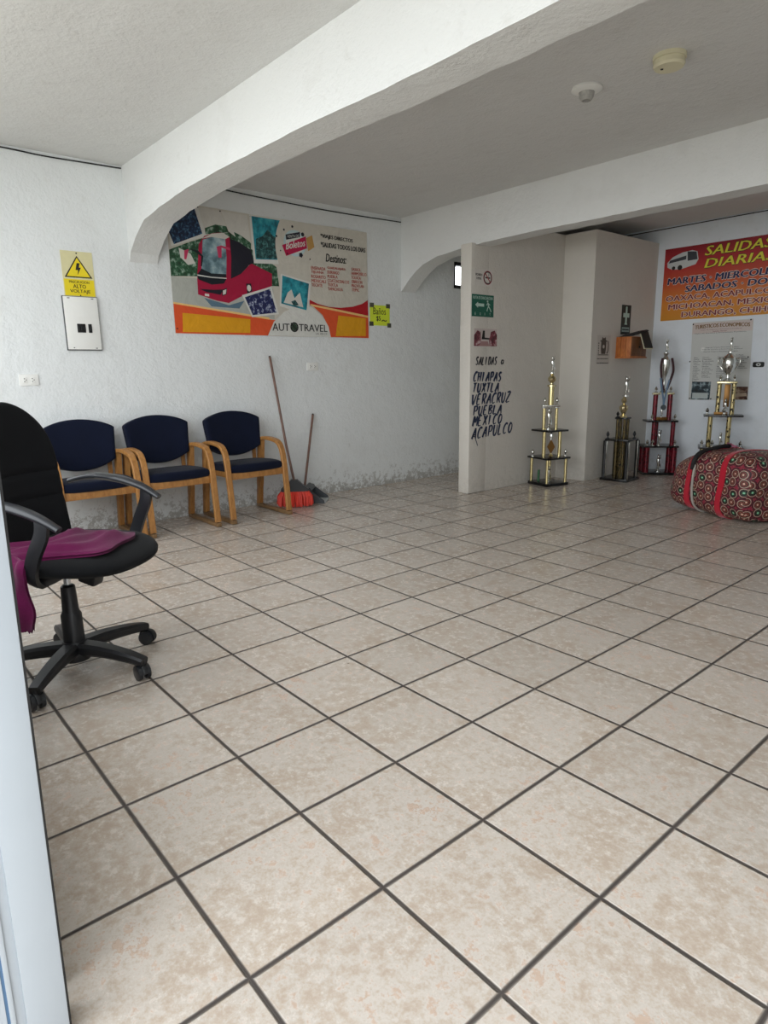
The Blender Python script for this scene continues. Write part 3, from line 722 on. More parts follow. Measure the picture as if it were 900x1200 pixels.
m = MB(); S.text(m, 'RUTA DE EVACUACION', .018, .175, .325, .205, .0046, LW, .02); m.build('lettering', ev, smooth=0)
for k, ch in enumerate('EXIT'):
    m = MB(); S.text(m, ch, .045+.078*k, .016, .045+.078*k+(.016 if ch != 'I' else .004), .042, .0046, LW, .02); m.build('lettering', ev, smooth=0)
pc = thing('photo_poster', 'faded dark red photo print below the green evacuation sign', 'poster', (XP, 4.765, 1.58))
m = MB(); S.slab(m, 0, 0, .37, .18, .0005, .003, ink('faded_pink', '#c2b5b0')); PR = photo_mat('faded_red', '#3a1018', '#7a2a38', '#c9b0ae', 18)
S.poly(m, [(.0, .0), (.09, .0), (.11, .06), (.10, .15), (.05, .16), (.0, .11)], .0036, PR); S.poly(m, [(.25, .0), (.37, .0), (.37, .12), (.33, .165), (.27, .15), (.24, .07)], .0036, PR); S.poly(m, [(.12, .07), (.14, .16), (.17, .16), (.17, .09), (.25, .085), (.25, .07)], .0036, BLACK); S.poly(m, [(.09, .0), (.25, .0), (.22, .05), (.11, .05)], .0036, ink('rose', '#a07a78')); m.build('print', pc, smooth=0)
wl = thing('wall_lettering', 'hand painted destination list in dark blue on the partition wall', 'lettering', (XP, 0, 0))
BLU = plain('dark_blue_paint', '#1f2c4a', .6, var=.25, nscale=30); BKP = plain('black_paint', '#23232b', .6, var=.2)
# brush strokes: letters drawn as slanted strokes of changing width
G = {'A': [[(0, 0), (.45, 1)], [(.45, 1), (.75, 0)], [(.12, .38), (.72, .38)]], 'C': [[(.75, .88), (.45, 1), (.12, .7), (.05, .3), (.25, 0), (.65, .1)]], 'H': [[(.05, 1), (.05, 0)], [(.65, 1), (.65, 0)], [(.05, .48), (.65, .52)]],
     'I': [[(.2, 1), (.2, 0)]], 'P': [[(.1, 1), (.1, 0)], [(.0, .95), (.5, 1), (.68, .75), (.5, .48), (.1, .45)]], 'S': [[(.68, .88), (.4, 1), (.12, .78), (.35, .55), (.62, .35), (.45, .02), (.05, .12)]],
     'T': [[(0, .96), (.75, 1)], [(.38, 1), (.3, 0)]], 'U': [[(.05, 1), (.05, .3), (.25, 0), (.5, .05), (.65, .4), (.65, 1)]], 'X': [[(.05, 1), (.7, 0)], [(.7, 1), (0, 0)]], 'L': [[(.1, 1), (.05, .04), (.6, .05)]],
     'V': [[(0, 1), (.3, 0), (.75, 1)]], 'E': [[(.6, 1), (.1, .95), (.05, .05), (.6, .03)], [(.08, .52), (.5, .54)]], 'R': [[(.1, 1), (.1, 0)], [(0, .95), (.5, 1), (.65, .76), (.45, .52), (.1, .48)], [(.3, .5), (.72, 0)]],
     'Z': [[(.05, .96), (.7, 1), (.0, .03), (.72, .05)]], 'B': [[(.1, 1), (.1, 0)], [(0, .97), (.5, .98), (.58, .75), (.1, .53), (.6, .42), (.6, .1), (.08, .02)]], 'M': [[(0, 0), (.15, 1), (.4, .35), (.75, 1), (.8, 0)]], 'O': [[(.4, 1), (.08, .65), (.12, .2), (.4, 0), (.7, .3), (.68, .75), (.4, 1)]],
     'D': [[(.1, 1), (.1, 0)], [(0, .97), (.5, .95), (.72, .5), (.5, .08), (.0, .02)]], 'a': [[(.55, .6), (.2, .65), (.08, .3), (.3, .1), (.52, .35), (.55, .62), (.6, .1)]], ' ': [], 'J': [[(.5, 1), (.5, .2), (.1, .05)]]}
def brush(name, word, y0, z0, y1, z1, tilt, mat, w=.02):
    mb = MB(); n = len(word); adv = (y1-y0)/(n); H = z1-z0
    for i, ch in enumerate(word):
        for st in G[ch]:
            q = [(y0+adv*i+p[0]*adv*.95+.22*H*p[1], z0+p[1]*H+tilt*i/n) for p in st]
            qq = smoothpath([(a, b, 0) for a, b in q], 4) if len(q) > 2 else [Vector((q[0][0]+(q[1][0]-q[0][0])*k/4, q[0][1]+(q[1][1]-q[0][1])*k/4, 0)) for k in range(5)]
            N = len(qq); vs = []
            for k, p in enumerate(qq):
                t_ = (qq[min(k+1, N-1)]-qq[max(k-1, 0)]).normalized(); nn = Vector((-t_.y, t_.x, 0))
                ww = w*(.55+.45*abs(t_.y))*(1-.5*(k/(N-1))**2)
                for sgn in (1, -1): c = p+nn*(sgn*ww/2); vs.append(Vector((.0012, c.x, c.y)))
            mb.add(vs, [[2*k, 2*k+1, 2*k+3, 2*k+2] for k in range(N-1)], mat)
    return mb
for w_, y0, z0, y1, z1, ti, mt in (('SALIDAS', 4.795, 1.385, 5.15, 1.468, .0, BKP), ('a', 5.21, 1.385, 5.29, 1.46, 0, BKP), ('CHIAPAS', 4.765, 1.215, 5.235, 1.312, -.01, BLU), ('TUXTLA', 4.755, 1.10, 5.20, 1.195, -.006, BLU),
                              ('VERACRUZ', 4.74, .965, 5.40, 1.075, .012, BLU), ('PUEBLA', 4.77, .855, 5.26, .950, -.002, BLU), ('MEXICO', 4.765, .738, 5.265, .843, .006, BLU), ('ACAPULCO', 4.755, .60, 5.45, .715, .03, BLU)):
    mb = brush('l', w_, y0, z0, y1, z1, ti, mt, .022 if mt is BKP else .03)
    if w_ == 'ACAPULCO':
        line(Surf((0, 0, 0), (0, 1, 0), (1, 0, 0)), mb, [(4.765, .62), (4.80, .63), (4.84, .55), (4.85, .52)], .012, .0012, BLU)
    mb.build('lettering', wl, smooth=0)

# ------------------------------------------------------------------ wall block: crest print, first aid sign, wooden box
XC = -2.79
cr = thing('crest_print', 'small printed grey crest with two lines of text left of the wooden box', 'poster', (XC, 6.45, 1.38))
GK = ink('crest_ink', '#4a453f', var=.3); m = MB()
S.slab(m, 0, 0, .29, .33, .0003, .0015, ink('crest_paper', '#c3bdb4'))
S.poly(m, [(.10, .115), (.19, .115), (.20, .17), (.20, .27), (.145, .285), (.09, .27), (.09, .17)], .002, GK); S.poly(m, [(.06, .265), (.10, .275), (.11, .31), (.145, .295), (.18, .31), (.19, .275), (.23, .265), (.2, .255), (.09, .255)], .0022, GK)
line(S, m, [(.22, .12), (.245, .15), (.25, .22), (.235, .265)], .02, .002, GK)
for k in range(5): S.disc(m, .04, .125+.028*k, .010, .002, GK, 8)
S.rect(m, .03, .10, .255, .110, .002, GK); S.disc(m, .145, .20, .022, .0026, ink('crest_paper', '#c3bdb4'), 10)
m.build('print', cr, smooth=0)
for (v, n) in ((.05, 3), (.0, 2)):
    m = MB(); S.rect(m, .02, v+.009, .27, v+.011, .0019, GK)
    for k in range(9): S.rect(m, .02+.027*k, v+.005, .02+.027*k+.018+.006*(k % n == 0), v+.016, .002+.0001*(k % 2), GK)
    m.build('text_line', cr, smooth=0)
fa = thing('first_aid_sign', 'dark green and white sign standing above the wooden box', 'sign', (XC, 6.955, 1.73))
DG = ink('bottle_green', '#15231f'); m = MB(); S.slab(m, 0, 0, .21, .345, .0005, .004, DG)
S.poly(m, [(.085, .30), (.125, .30), (.125, .25), (.175, .25), (.175, .20), (.125, .20), (.125, .15), (.085, .15), (.085, .20), (.035, .20), (.035, .25), (.085, .25)], .0046, LW)
S.disc(m, .105, .31, .02, .0048, LW, 10); S.poly(m, [(.07, .115), (.14, .115), (.12, .15), (.09, .15)], .0046, LW); S.rect(m, .02, .03, .19, .085, .0046, ink('pale_teal', '#8fa5a0')); S.rect(m, .03, .05, .18, .065, .0050, DG); m.build('panel', fa, smooth=0)
wb = thing('wooden_box', 'orange wooden box mounted on the wall block with a black lid flap', 'box', (XC, 6.87, 1.455))
m = MB(); m.box2((0, 0, 0), (.195, .37, .24), BOXWOOD, .004)
for x in (.065, .13): m.box2((x-.002, -.001, .004), (x+.002, .0, .236), plain('dark_groove', '#4a2412', .7))
m.box2((-.0, -.008, -.012), (.205, .378, .004), BOXWOOD, .003); m.build('body', wb)
m = MB(); m.box2((.193, .012, .014), (.199, .358, .234), wood_mat('shaded_pine', '#5a3416', '#7d4f26', 6), .002); tag_ = m.build('shaded_front', wb); tag_['label'] = 'box front with its shade painted in darker brown'  # shade of the box's right-hand face, put into a darker wood colour
m = MB(); vs = []
m.prism([(.02, .24), (.20, .245), (.235, .262), (.20, .275), (.10, .265)], lambda a, b: Vector((a, .02, b)), lambda a, b: Vector((a+.02, .30, b+.05)), BLACK)
m.prism([(.205, .30), (.21, .305), (.285, .11), (.275, .105)], lambda a, b: Vector((a, .18, b)), lambda a, b: Vector((a, .36, b)), BLACK)
m.build('lid_flap', wb)
m = MB(); m.prism([(.21, .308), (.216, .310), (.292, .10), (.282, .10)], lambda a, b: Vector((a-.012, .17, b-.006)), lambda a, b: Vector((a-.012, .37, b-.006)), CREAMPL); m.build('flap_card', wb)
m = MB(); m.lathe([(0, 0), (.012, 0), (.012, .01), (0, .012)], BLACK, (.198, .19, .12), 10, 'X'); m.build('knob', wb)

# ------------------------------------------------------------------ back wall posters
SB = Surf((0, 0, 0), (1, 0, 0), (0, -1, 0))
def grad_mat():
    t = NT('sunset_vinyl'); z = t.n('SeparateXYZ', {0: t.coord()}).outputs[2]
    f = t.n('MapRange', {0: z, 1: 0., 2: .86}).outputs[0]
    return t.set(col=t.ramp(f, [(.0, lin('#cf8a1c')), (.22, lin('#d9852a')), (.50, lin('#c9552c')), (.75, lin('#b52427')), (1., lin('#8f1020'))]), rough=.45)
db = thing('departures_banner', 'red and orange daily departures banner high on the back wall', 'banner', (-2.70, YB, 1.905))
U = lambda x, z: (x+2.70, z-1.905)
m = MB(); SUN = grad_mat(); SB.slab(m, 0, 0, 2.25, .858, .0005, .005, SUN)
d = .0056; m2 = MB()
BW = ink('bus_white', '#c9cccb'); BD = ink('bus_dark', '#3c3f44')
SB.poly(m, [U(-2.664, 2.60), U(-2.60, 2.66), U(-2.484, 2.701), U(-2.36, 2.712), U(-2.30, 2.69), U(-2.28, 2.60), U(-2.31, 2.545), U(-2.493, 2.505), U(-2.60, 2.515), U(-2.66, 2.545)], d, BW)
SB.poly(m, [U(-2.42, 2.705), U(-2.31, 2.69), U(-2.29, 2.60), U(-2.41, 2.595)], d+.0004, BD); SB.poly(m, [U(-2.63, 2.625), U(-2.43, 2.66), U(-2.43, 2.615), U(-2.645, 2.592)], d+.0004, BD)
SB.disc(m, 2.70-2.50, 2.528-1.905, .03, d+.0006, K, 14); SB.disc(m, .12, .625, .022, d+.0006, K, 12)
m.build('printed_sheet', db, smooth=0)
YT = ink('lemon', '#e3d83a'); NV_ = ink('navy_ink', '#1b1f4f'); MR = ink('maroon_ink', '#7c1f22'); WO = ink('halo', '#e6cfc0'); m = MB()
def dbl(body, x0, z0, x1, z1, c, halo, bold, shear=0):
    (u0, v0), (u1, v1) = U(x0, z0), U(x1, z1)
    for k, (a_, b_) in enumerate(((-.009, 0), (.009, 0), (0, .008), (0, -.008), (.007, -.006), (-.007, .006))): SB.text(m, body, u0+a_, v0+b_, u1+a_, v1+b_, d+k*.00012, halo, 0, shear)
    for k, a_ in enumerate((-bold*.085, 0, bold*.085)): SB.text(m, body, u0+a_, v0, u1+a_, v1, d+.0009+k*.00012, c, 0, shear)
dbl('SALIDAS', -2.205, 2.628, -1.46, 2.733, YT, K, .05, .2); dbl('DIARIAS', -2.20, 2.487, -1.42, 2.590, YT, K, .05, .2)
dbl('MARTES · MIERCOLES · VIERNES', -2.64, 2.335, -.80, 2.412, NV_, WO, .065, .1); dbl('SABADOS · DOMINGOS', -2.41, 2.232, -.95, 2.305, NV_, WO, .065, .1)
dbl('OAXACA, ACAPULCO, VERACRUZ,', -2.645, 2.125, -.72, 2.20, MR, WO, .04); dbl('MICHOACAN, MEXICO, PUEBLA,', -2.605, 2.025, -.80, 2.098, MR, WO, .04); dbl('DURANGO, CHIHUAHUA', -2.43, 1.925, -1.03, 1.998, MR, WO, .04)
m.build('lettering', db, smooth=0)
tp = thing('tour_poster', 'pale list poster with two small photos below the red banner', 'poster', (-2.275, YB, .925))
m = MB(); PP = ink('poster_paper', '#cfd0cc', var=.03); PI = ink('poster_blush', '#d0c3bd', var=.03)
m.prism([(.015, 0), (.715, .015), (.685, .94), (-.01, .935)], lambda a, b: Vector((a, -.0005, b)), lambda a, b: Vector((a, -.003, b)), PP)
SB.poly(m, [(-.005, .80), (.688, .81), (.684, .93), (-.008, .925)], .0036, PI)
PB1 = photo_mat('dark_coach', '#0b1418', '#16303a', '#9fb3b8', 14); PB2 = photo_mat('brown_coach', '#2a140e', '#5a3524', '#b9a58f', 14)
SB.rect(m, .045, .008, .275, .225, .004, PB1); SB.rect(m, .06, .02, .25, .09, .0044, ink('coach_white', '#b9c2c0')); SB.rect(m, .545, .02, .705, .17, .004, PB2); SB.poly(m, [(.56, .05), (.70, .06), (.69, .10), (.58, .09)], .0044, ink('coach_cream', '#b8a48e'))
SB.rect(m, .12, .595, .16, .635, .0036, ink('bright_paper', '#e6e6e2')); m.build('sheet', tp, smooth=0)
m = MB(); BR = ink('brown_gold', '#7d5a2a'); RDI = ink('wine_ink', '#7a3038')
SB.text(m, 'TURISTICOS ECONOMICOS', .025, .855, .655, .900, .0042, BR, .06, arch=.012)
for v, u0, u1, c in ((.835, .09, .57, RDI), (.815, .24, .40, RDI), (.795, .02, .62, KK), (.625, .17, .56, KK), (.602, .13, .60, KK), (.575, .15, .55, KK)):
    SB.text(m, 'Viajes de Turismo y Excursiones Familiares' if u1-u0 > .3 else 'Salidas diarias', u0, v, u1, v+.013, .0042, c, .02)
LST = ['Tijuana', 'Sonoyta', 'Caborca', 'Santa Ana', 'Hermosillo', 'Guaymas', 'Obregon', 'Navojoa', 'Mochis', 'Culiacan', 'Mazatlan', 'Tepic', 'Celaya', 'Leon']
for (u0, w, v1, n) in ((.04, .085, .53, 14), (.15, .13, .53, 12), (.325, .12, .53, 12), (.53, .14, .55, 8)):
    for k in range(n):
        SB.text(m, LST[(k*3+int(u0*50)) % 14], u0+.005*(k > 9), v1-.0215*(k+1), u0+w*(.6+.4*((k*7) % 5)/4), v1-.0215*(k+1)+.014, .0042, KK, .02)
m.build('lettering', tp, smooth=0)
for u, v in ((.0, .915), (.66, .93), (-.005, .47), (.67, .51), (.03, .02), (.29, .02), (.70, .03)):
    m = MB(); m.lathe([(0, 0), (.009, 0), (.009, -.004), (0, -.005)], BLACK, (u, -.003, v), 8, 'Y'); m.build('tack', tp)
st = thing('oval_sticker', 'small black sticker with a white oval right of the list poster', 'sticker', (-1.485, YB, 1.347))
m = MB(); rr_ = [(.062*(1 if cos(a) > 0 else -1)*abs(cos(a))**.35, .030*(1 if sin(a) > 0 else -1)*abs(sin(a))**.35) for a in [2*pi*(k+.5)/32 for k in range(32)]]
m.prism(rr_, lambda a, b: Vector((a, -.0005, b)), lambda a, b: Vector((a, -.004, b)), BLACK); SB.disc(m, 0, 0, .026, .0046, ink('sticker_white', '#c9cbc8'), 20, .018); SB.disc(m, 0, 0, .010, .005, K, 10); m.build('face', st, smooth=0)

# ------------------------------------------------------------------ trophies
VA = math.atan2(.761, .649)                         # lateral axis of the row as seen from the door
def figurine(h, mat):                               # little statuette on a turned foot
    mb = MB(); s = h
    mb.lathe([(0, 0), (.16*s, 0), (.16*s, .05*s), (.07*s, .09*s), (.05*s, .16*s), (.09*s, .20*s), (.04*s, .24*s), (0, .24*s)], mat, n=12)
    mb.tube([(0, 0, .22*s), (.02*s, 0, .45*s), (0, 0, .62*s), (0, 0, .80*s)], [.045*s, .07*s, .10*s, .05*s], mat, 8)
    mb.tube([(.03*s, 0, .5*s), (.12*s, .03*s, .36*s), (.14*s, .02*s, .22*s)], [.06*s, .045*s, .03*s], mat, 7)
    for q in (-1, 1): mb.tube([(0, q*.07*s, .74*s), (.04*s, q*.19*s, .80*s), (.05*s, q*.24*s, .98*s)], [.045*s, .035*s, .028*s], mat, 7)
    mb.lathe([(0, .80*s), (.05*s, .82*s), (.06*s, .88*s), (.04*s, .94*s), (0, .96*s)], mat, n=10)
    return mb
def topper(mb, o, h, mat):
    x, y, z = o; mb.lathe([(0, 0), (.022, 0), (.02, .008), (.007, .016), (.007, .3*h), (.016, .45*h), (.019, .62*h), (.012, .8*h), (.004, h), (0, h)], mat, (x, y, z), 10)
def part(mb, name, t, X=None, sm=35): return mb.build(name, t, smooth=sm)
def plate(t, z, hw, hd, th=.02, rot=0, mat=BLACKGL):
    m = MB(); m.X = Matrix.Rotation(rot, 4, 'Z'); m.box((0, 0, z+th/2), (2*hw, 2*hd, th), mat, .004); return m.build('shelf', t)
def column(t, x, y, z0, z1, r, mat, cap=None):
    m = MB(); m.tube([(x, y, z0), (x, y, z1)], r, mat, 14)
    c = m.build('column', t)
    if cap:
        m = MB(); m.box((x, y, z1-.006), (r*2.6, r*2.6, .014), cap, .002); m.build('cap', c)
    return c
def place(mb, o, name, t):
    mb.v = [v+Vector(o) for v in mb.v]; return mb.build(name, t, smooth=50)
def sq(r, deg): return [(r*cos(radians(deg+90*k)), r*sin(radians(deg+90*k))) for k in range(4)]
GRP = 'tall trophies along the back of the room'
# gold trophy
t = thing('trophy', 'tall gold column trophy in the corner by the painted lettering', 'trophy', (-2.97, 5.85, 0), VA, GRP)
ro = radians(-18+45)
plate(t, 0, .165, .165, .035, ro); C0 = sq(.195, -18)
for x, y in C0: column(t, x, y, .035, .31, .017, GOLD)
plate(t, .31, .175, .175, .022, ro)
for k in (0, 1): 
    x, y = [(-.07, -.03), (.125, .02)][k]; column(t, x, y, .332, .625, .021, GOLD)
plate(t, .625, .15, .15, .022, ro)
for x, y in ((-.075, .0), (.07, .0)): column(t, x, y, .647, .90, .018, GOLD, SILVER)
m = MB(); m.box((0, 0, .915), (.20, .07, .022), SILVER, .004); m.build('riser', t)
column(t, .0, 0, .926, 1.135, .031, GOLD)
m = MB(); m.lathe([(0, 1.135), (.05, 1.135), (.05, 1.15), (.02, 1.16), (.018, 1.175), (.042, 1.20), (.046, 1.225), (.03, 1.25), (.012, 1.265), (.03, 1.28), (0, 1.285)], GOLDB, n=18); m.build('cup', t)
place(figurine(.20, SILVER), (0, 0, 1.28), 'statuette', t); 
place(figurine(.19, SILVER), (-.0, -.02, .035), 'statuette', t); place(figurine(.25, SILVER), (-.02, -.01, .647), 'statuette', t)
m = MB(); m.prism([(-.045, .44), (0, .36), (.045, .44), (0, .53)], lambda a, b: Vector((a+.02, -.01, b)), lambda a, b: Vector((a+.02, .01, b)), plain('bronze_plaque', '#7a5524', .3, .6)); m.lathe([(0, .332), (.03, .332), (.01, .36), (.01, .37), (0, .37)], GOLD, (.02, 0, 0), 10); m.tube([(.02, 0, .52), (.02, 0, .58), (.02, 0, .61)], [.012, .02, .008], SILVER, 8); m.build('plaque', t)
for x, y, z in ((-.19, 0, .332), (.195, 0, .332), (.06, .13, .332), (-.07, 0, .926), (.07, 0, .926)):
    m = MB(); topper(m, (x, y, z), .085, SILVER); m.build('finial', t)
m = MB(); m.tube([(-.11, .02, .036), (-.105, .02, .17)], .014, plain('green_glass', '#3f6a4a', .2), 10); m.build('green_figure', t)
# black trophy
t = thing('trophy', 'black trophy with gold statuette on top beside the wall block', 'trophy', (-2.55, 6.72, 0), VA, GRP)
plate(t, 0, .172, .172, .03, radians(45)); plate(t, .478, .145, .145, .022, radians(45)); plate(t, .735, .07, .07, .018, radians(45))
for x, y in sq(.195, 0):
    c = column(t, x, y, .03, .478, .023, BLACKGL)
    m = MB(); m.box((x+(.012 if x < 0 else -.006), y-.021, .254), (.014, .012, .44), SILVER, .002); m.build('foil_strip', c)
for x, y in sq(.062, 0)+[(0, 0)]: column(t, x, y, .03, .478, .020, BSCOL)
for x, y in sq(.062, 0): column(t, x, y, .50, .735, .017, BSCOL)
m = MB(); m.lathe([(0, .753), (.05, .753), (.045, .77), (.018, .785), (.03, .81), (.05, .85), (.052, .88), (.03, .90), (.012, .91), (.028, .935), (.034, .96), (.016, .985), (.010, 1.02), (0, 1.02)], GOLDB, n=18); m.build('cup', t)
place(figurine(.24, SILVER), (.015, 0, 1.0), 'statuette', t)
for x, y in ((-.17, 0), (.15, 0), (.06, .1)):
    m = MB(); topper(m, (x, y, .50), .09, BLACKPL); m.build('finial', t)
m = MB(); topper(m, (-.065, 0, .753), .07, BLACKPL); m.build('finial', t)
# red trophy
t = thing('trophy', 'red column trophy with ribbons and a silver figure under the wooden box', 'trophy', (-2.47, 7.48, 0), VA-radians(8), GRP)
plate(t, 0, .205, .15, .03); plate(t, .345, .21, .15, .022); plate(t, .66, .185, .12, .022)
for x in (-.165, .165):
    for y in (-.11, .1): column(t, x, y, .03, .345, .036, REDCOL)
for x, y in ((-.085, -.06), (-.02, .09), (.155, -.02)): column(t, x, y, .367, .66, .027, REDCOL)
for x in (-.075, .10): column(t, x, 0, .682, 1.01, .029, REDCOL, GOLDB)
m = MB(); m.box((.01, 0, .70), (.13, .08, .035), plain('bronze_plaque', '#7a5524', .3, .6), .006); m.build('riser', t)
m = MB(); m.box((.012, 0, 1.012), (.25, .06, .02), CREAMPL, .004); m.build('top_bar', t)
m = MB(); m.lathe([(0, 1.022), (.05, 1.022), (.03, 1.05), (.016, 1.08), (.014, 1.2), (.04, 1.27), (.058, 1.36), (.055, 1.42), (.03, 1.45), (.02, 1.47), (.036, 1.50), (0, 1.51)], SILVER, (.012, 0, 0), 20); m.build('cup', t)
place(figurine(.17, SILVER), (.012, 0, 1.50), 'statuette', t)
RIB = plain('dark_ribbon', '#3f1f24', .6, var=.3); RIBB = plain('blue_ribbon', '#6d86a0', .6, var=.3)
m = MB(); m.rectsweep(smoothpath([(-.04, -.05, 1.44), (-.055, -.062, 1.33), (-.03, -.06, 1.16), (.0, -.055, 1.05)], 6), .008, .026, RIB, lat=Vector((0, 1, 0))); m.rectsweep(smoothpath([(.07, -.05, 1.44), (.095, -.055, 1.30), (.07, -.06, 1.18), (.035, -.055, 1.06)], 6), .008, .028, RIB, lat=Vector((0, 1, 0))); m.build('ribbon', t)
m = MB(); m.rectsweep(smoothpath([(-.05, -.066, 1.20), (-.03, -.066, 1.08), (.0, -.064, .95), (.01, -.06, .87)], 6), .006, .022, RIBB); m.rectsweep(smoothpath([(.055, -.066, 1.18), (.03, -.066, 1.05), (.012, -.06, .87)], 6), .006, .018, RIBB); rbn = m.build('ribbon', t)
m = MB(); m.lathe([(0, 0), (.03, 0), (.034, .004), (.03, .009), (0, .009)], plain('dull_medal', '#5d6468', .35, .8), (.01, -.066, .84), 20, 'Y'); m.build('medal', rbn)
place(figurine(.13, SILVER), (.0, -.03, .717), 'statuette', t); place(figurine(.20, SILVER), (-.02, -.08, .367), 'statuette', t); place(figurine(.22, SILVER), (0, -.05, .03), 'statuette', t)
for x, y, z in ((-.16, -.1, .367), (.17, -.1, .367), (-.10, -.1, .367), (-.12, -.08, .682), (.16, -.06, .682), (-.075, 0, 1.022), (.10, 0, 1.022)):
    m = MB(); topper(m, (x, y, z), .075, SILVER); m.build('finial', t)
# gold and black trophy
t = thing('trophy', 'gold and black trophy with a silver cup behind the patterned bag', 'trophy', (-1.69, 7.42, 0), VA-radians(25), GRP)
plate(t, 0, .23, .16, .03); plate(t, .392, .235, .15, .022); plate(t, .762, .205, .12, .022)
for x in (-.185, .19):
    for y in (-.1, .1): column(t, x, y, .03, .392, .028, GBCOL)
for x, y in ((-.13, -.03), (.065, -.06)): column(t, x, y, .414, .762, .026, GBCOL)
for x in (-.065, .085): column(t, x, 0, .784, 1.14, .024, GBCOL)
m = MB(); m.box((-.03, -.02, .80), (.14, .09, .03), plain('bronze_plaque', '#7a5524', .3, .6), .006); m.box((.02, .02, 1.0), (.06, .02, .26), plain('bronze_plaque', '#7a5524', .3, .6), .004); m.build('riser', t)
m = MB(); m.box((.01, 0, 1.15), (.21, .09, .022), GOLDB, .004); m.build('top_bar', t)
m = MB(); m.lathe([(0, 1.16), (.05, 1.16), (.045, 1.18), (.016, 1.20), (.016, 1.23), (.045, 1.26), (.072, 1.32), (.078, 1.38), (.07, 1.42), (.075, 1.43), (.05, 1.45), (.018, 1.475), (.022, 1.49), (0, 1.49)], SILVER, (.01, 0, 0), 24)
cup = m.build('cup', t)
for s in (-1, 1):
    m = MB(); m.tube(smoothpath([(.01+s*.068, 0, 1.41), (.01+s*.105, 0, 1.42), (.01+s*.11, 0, 1.37), (.01+s*.06, 0, 1.29)], 6), .007, SILVER, 8); m.build('handle', cup)
place(figurine(.17, SILVER), (.015, 0, 1.485), 'statuette', t); place(figurine(.17, SILVER), (.01, -.05, .80), 'statuette', t); place(figurine(.17, SILVER), (-.01, -.08, .414), 'statuette', t)
for x, y, z in ((-.20, -.1, .414), (-.09, -.1, .414), (.20, -.1, .414), (-.17, -.06, .784), (.0, -.08, .784), (-.06, 0, 1.161), (.085, 0, 1.161)):
    m = MB(); topper(m, (x, y, z), .08, SILVER); m.build('finial', t)

# ------------------------------------------------------------------ patterned bag
def bag_mat():
    t = NT('patterned_bag_weave'); uv = t.coord('UV')
    v = t.n('TexVoronoi', {'Vector': uv, 'Scale': 11.5, 'Randomness': .35}, voronoi_dimensions='2D')
    dd = v.outputs['Distance']; cr_ = t.n('SeparateColor', {0: v.outputs['Color']})
    a = t.ramp(dd, [(0, lin('#e2b5a0')), (.09, lin('#5a3428')), (.17, lin('#6d2f2a')), (.30, lin('#2a1712')), (.36, lin('#b7a592')), (.42, lin('#6a1429')), (.50, lin('#33101a')), (.60, lin('#8a2039'))], 'CONSTANT')
    b = t.ramp(dd, [(0, lin('#8fd0a8')), (.09, lin('#1f4a34')), (.17, lin('#161412')), (.30, lin('#2b1a16')), (.36, lin('#b7a592')), (.42, lin('#6a1429')), (.50, lin('#33101a')), (.60, lin('#8a2039'))], 'CONSTANT')
    f = t.math('GREATER_THAN', cr_.outputs[0], .74)
    n = t.noise(uv, 90, 3); col = t.mix(f, a, b)
    nz = t.ramp(n, [(.56, (0, 0, 0)), (.60, (1, 1, 1))]); col = t.mix(t.math('MULTIPLY', nz, .28), col, lin('#9a8a78'))
    t.bump(t.math('ADD', t.noise(t.coord(), 9, 4), t.math('MULTIPLY', t.noise(uv, 300, 2), .1)), .5, .02)
    return t.set(col=col, rough=.45, spec=.4)
BAGM = bag_mat()
bag = thing('patterned_bag', 'large bulging red patterned market bag with red straps on the floor', 'bag', (-.90, 5.76, 0), radians(-22))
def bag_pt(s, th, off=0.0):                         # s -1..1 along, th 0..1 around
    L = .54
    k = max(0., 1-abs(s)**(3.2 if s < 0 else 15))**(1/2.2)
    hw = .345*(.97+.05*(1-s*s)); hz = .295*(1-.30*max(0, -s-.1)**1.4)*(1+.03*s)
    a = 2*pi*th; ca, sa = cos(a), sin(a); ex = 4.0
    r = (abs(ca)**ex+abs(sa)**ex)**(-1/ex)
    lump = 1+.020*sin(5*s+3*a)+.016*sin(9*s-2*a+1)+.008*sin(17*s+5*a)
    y = (hw*r*ca*(.12+.88*k)*lump)+off*ca; z = hz+(hz*r*sa*(.30+.70*k)*lump)+off*sa-.03*(1-k)
    z = max(.003, z)
    return Vector((L*s+.015*sin(3*a)-.01, y, z))
me_u, me_v = 72, 60
def bag_body():
    mb = MB(); vs = []; uvs = []
    for j in range(me_v):
        s = -1+2*j/(me_v-1); s = sin(s*pi/2)
        for i in range(me_u+1):
            vs.append(bag_pt(s, i/me_u)); uvs.append((s*.54, i/me_u*1.9))
    n = me_u+1; fs = [[j*n+i, j*n+i+1, (j+1)*n+i+1, (j+1)*n+i] for j in range(me_v-1) for i in range(me_u)]
    fs += [[i for i in range(me_u)], [(me_v-1)*n+i for i in range(me_u)]]
    me = bpy.data.meshes.new('body'); me.from_pydata(vs, [], fs); me.materials.append(BAGM)
    uvl = me.uv_layers.new(name='UVMap')
    for p in me.polygons:
        nx, ny, nz = p.normal; ax = abs(nx)
        for li in p.loop_indices:
            c = me.vertices[me.loops[li].vertex_index].co
            uvl.data[li].uv = (c.y+5, c.z) if ax > .75 else ((c.x, c.z) if abs(ny) > abs(nz) else (c.x, .38-c.y*.9))
    me.shade_smooth(); o = bpy.data.objects.new('body', me); COL.objects.link(o); o.parent = bag
    bm = bmesh.new(); bm.from_mesh(me); bmesh.ops.recalc_face_normals(bm, faces=bm.faces); bm.to_mesh(me); bm.free(); return o
bag_body()
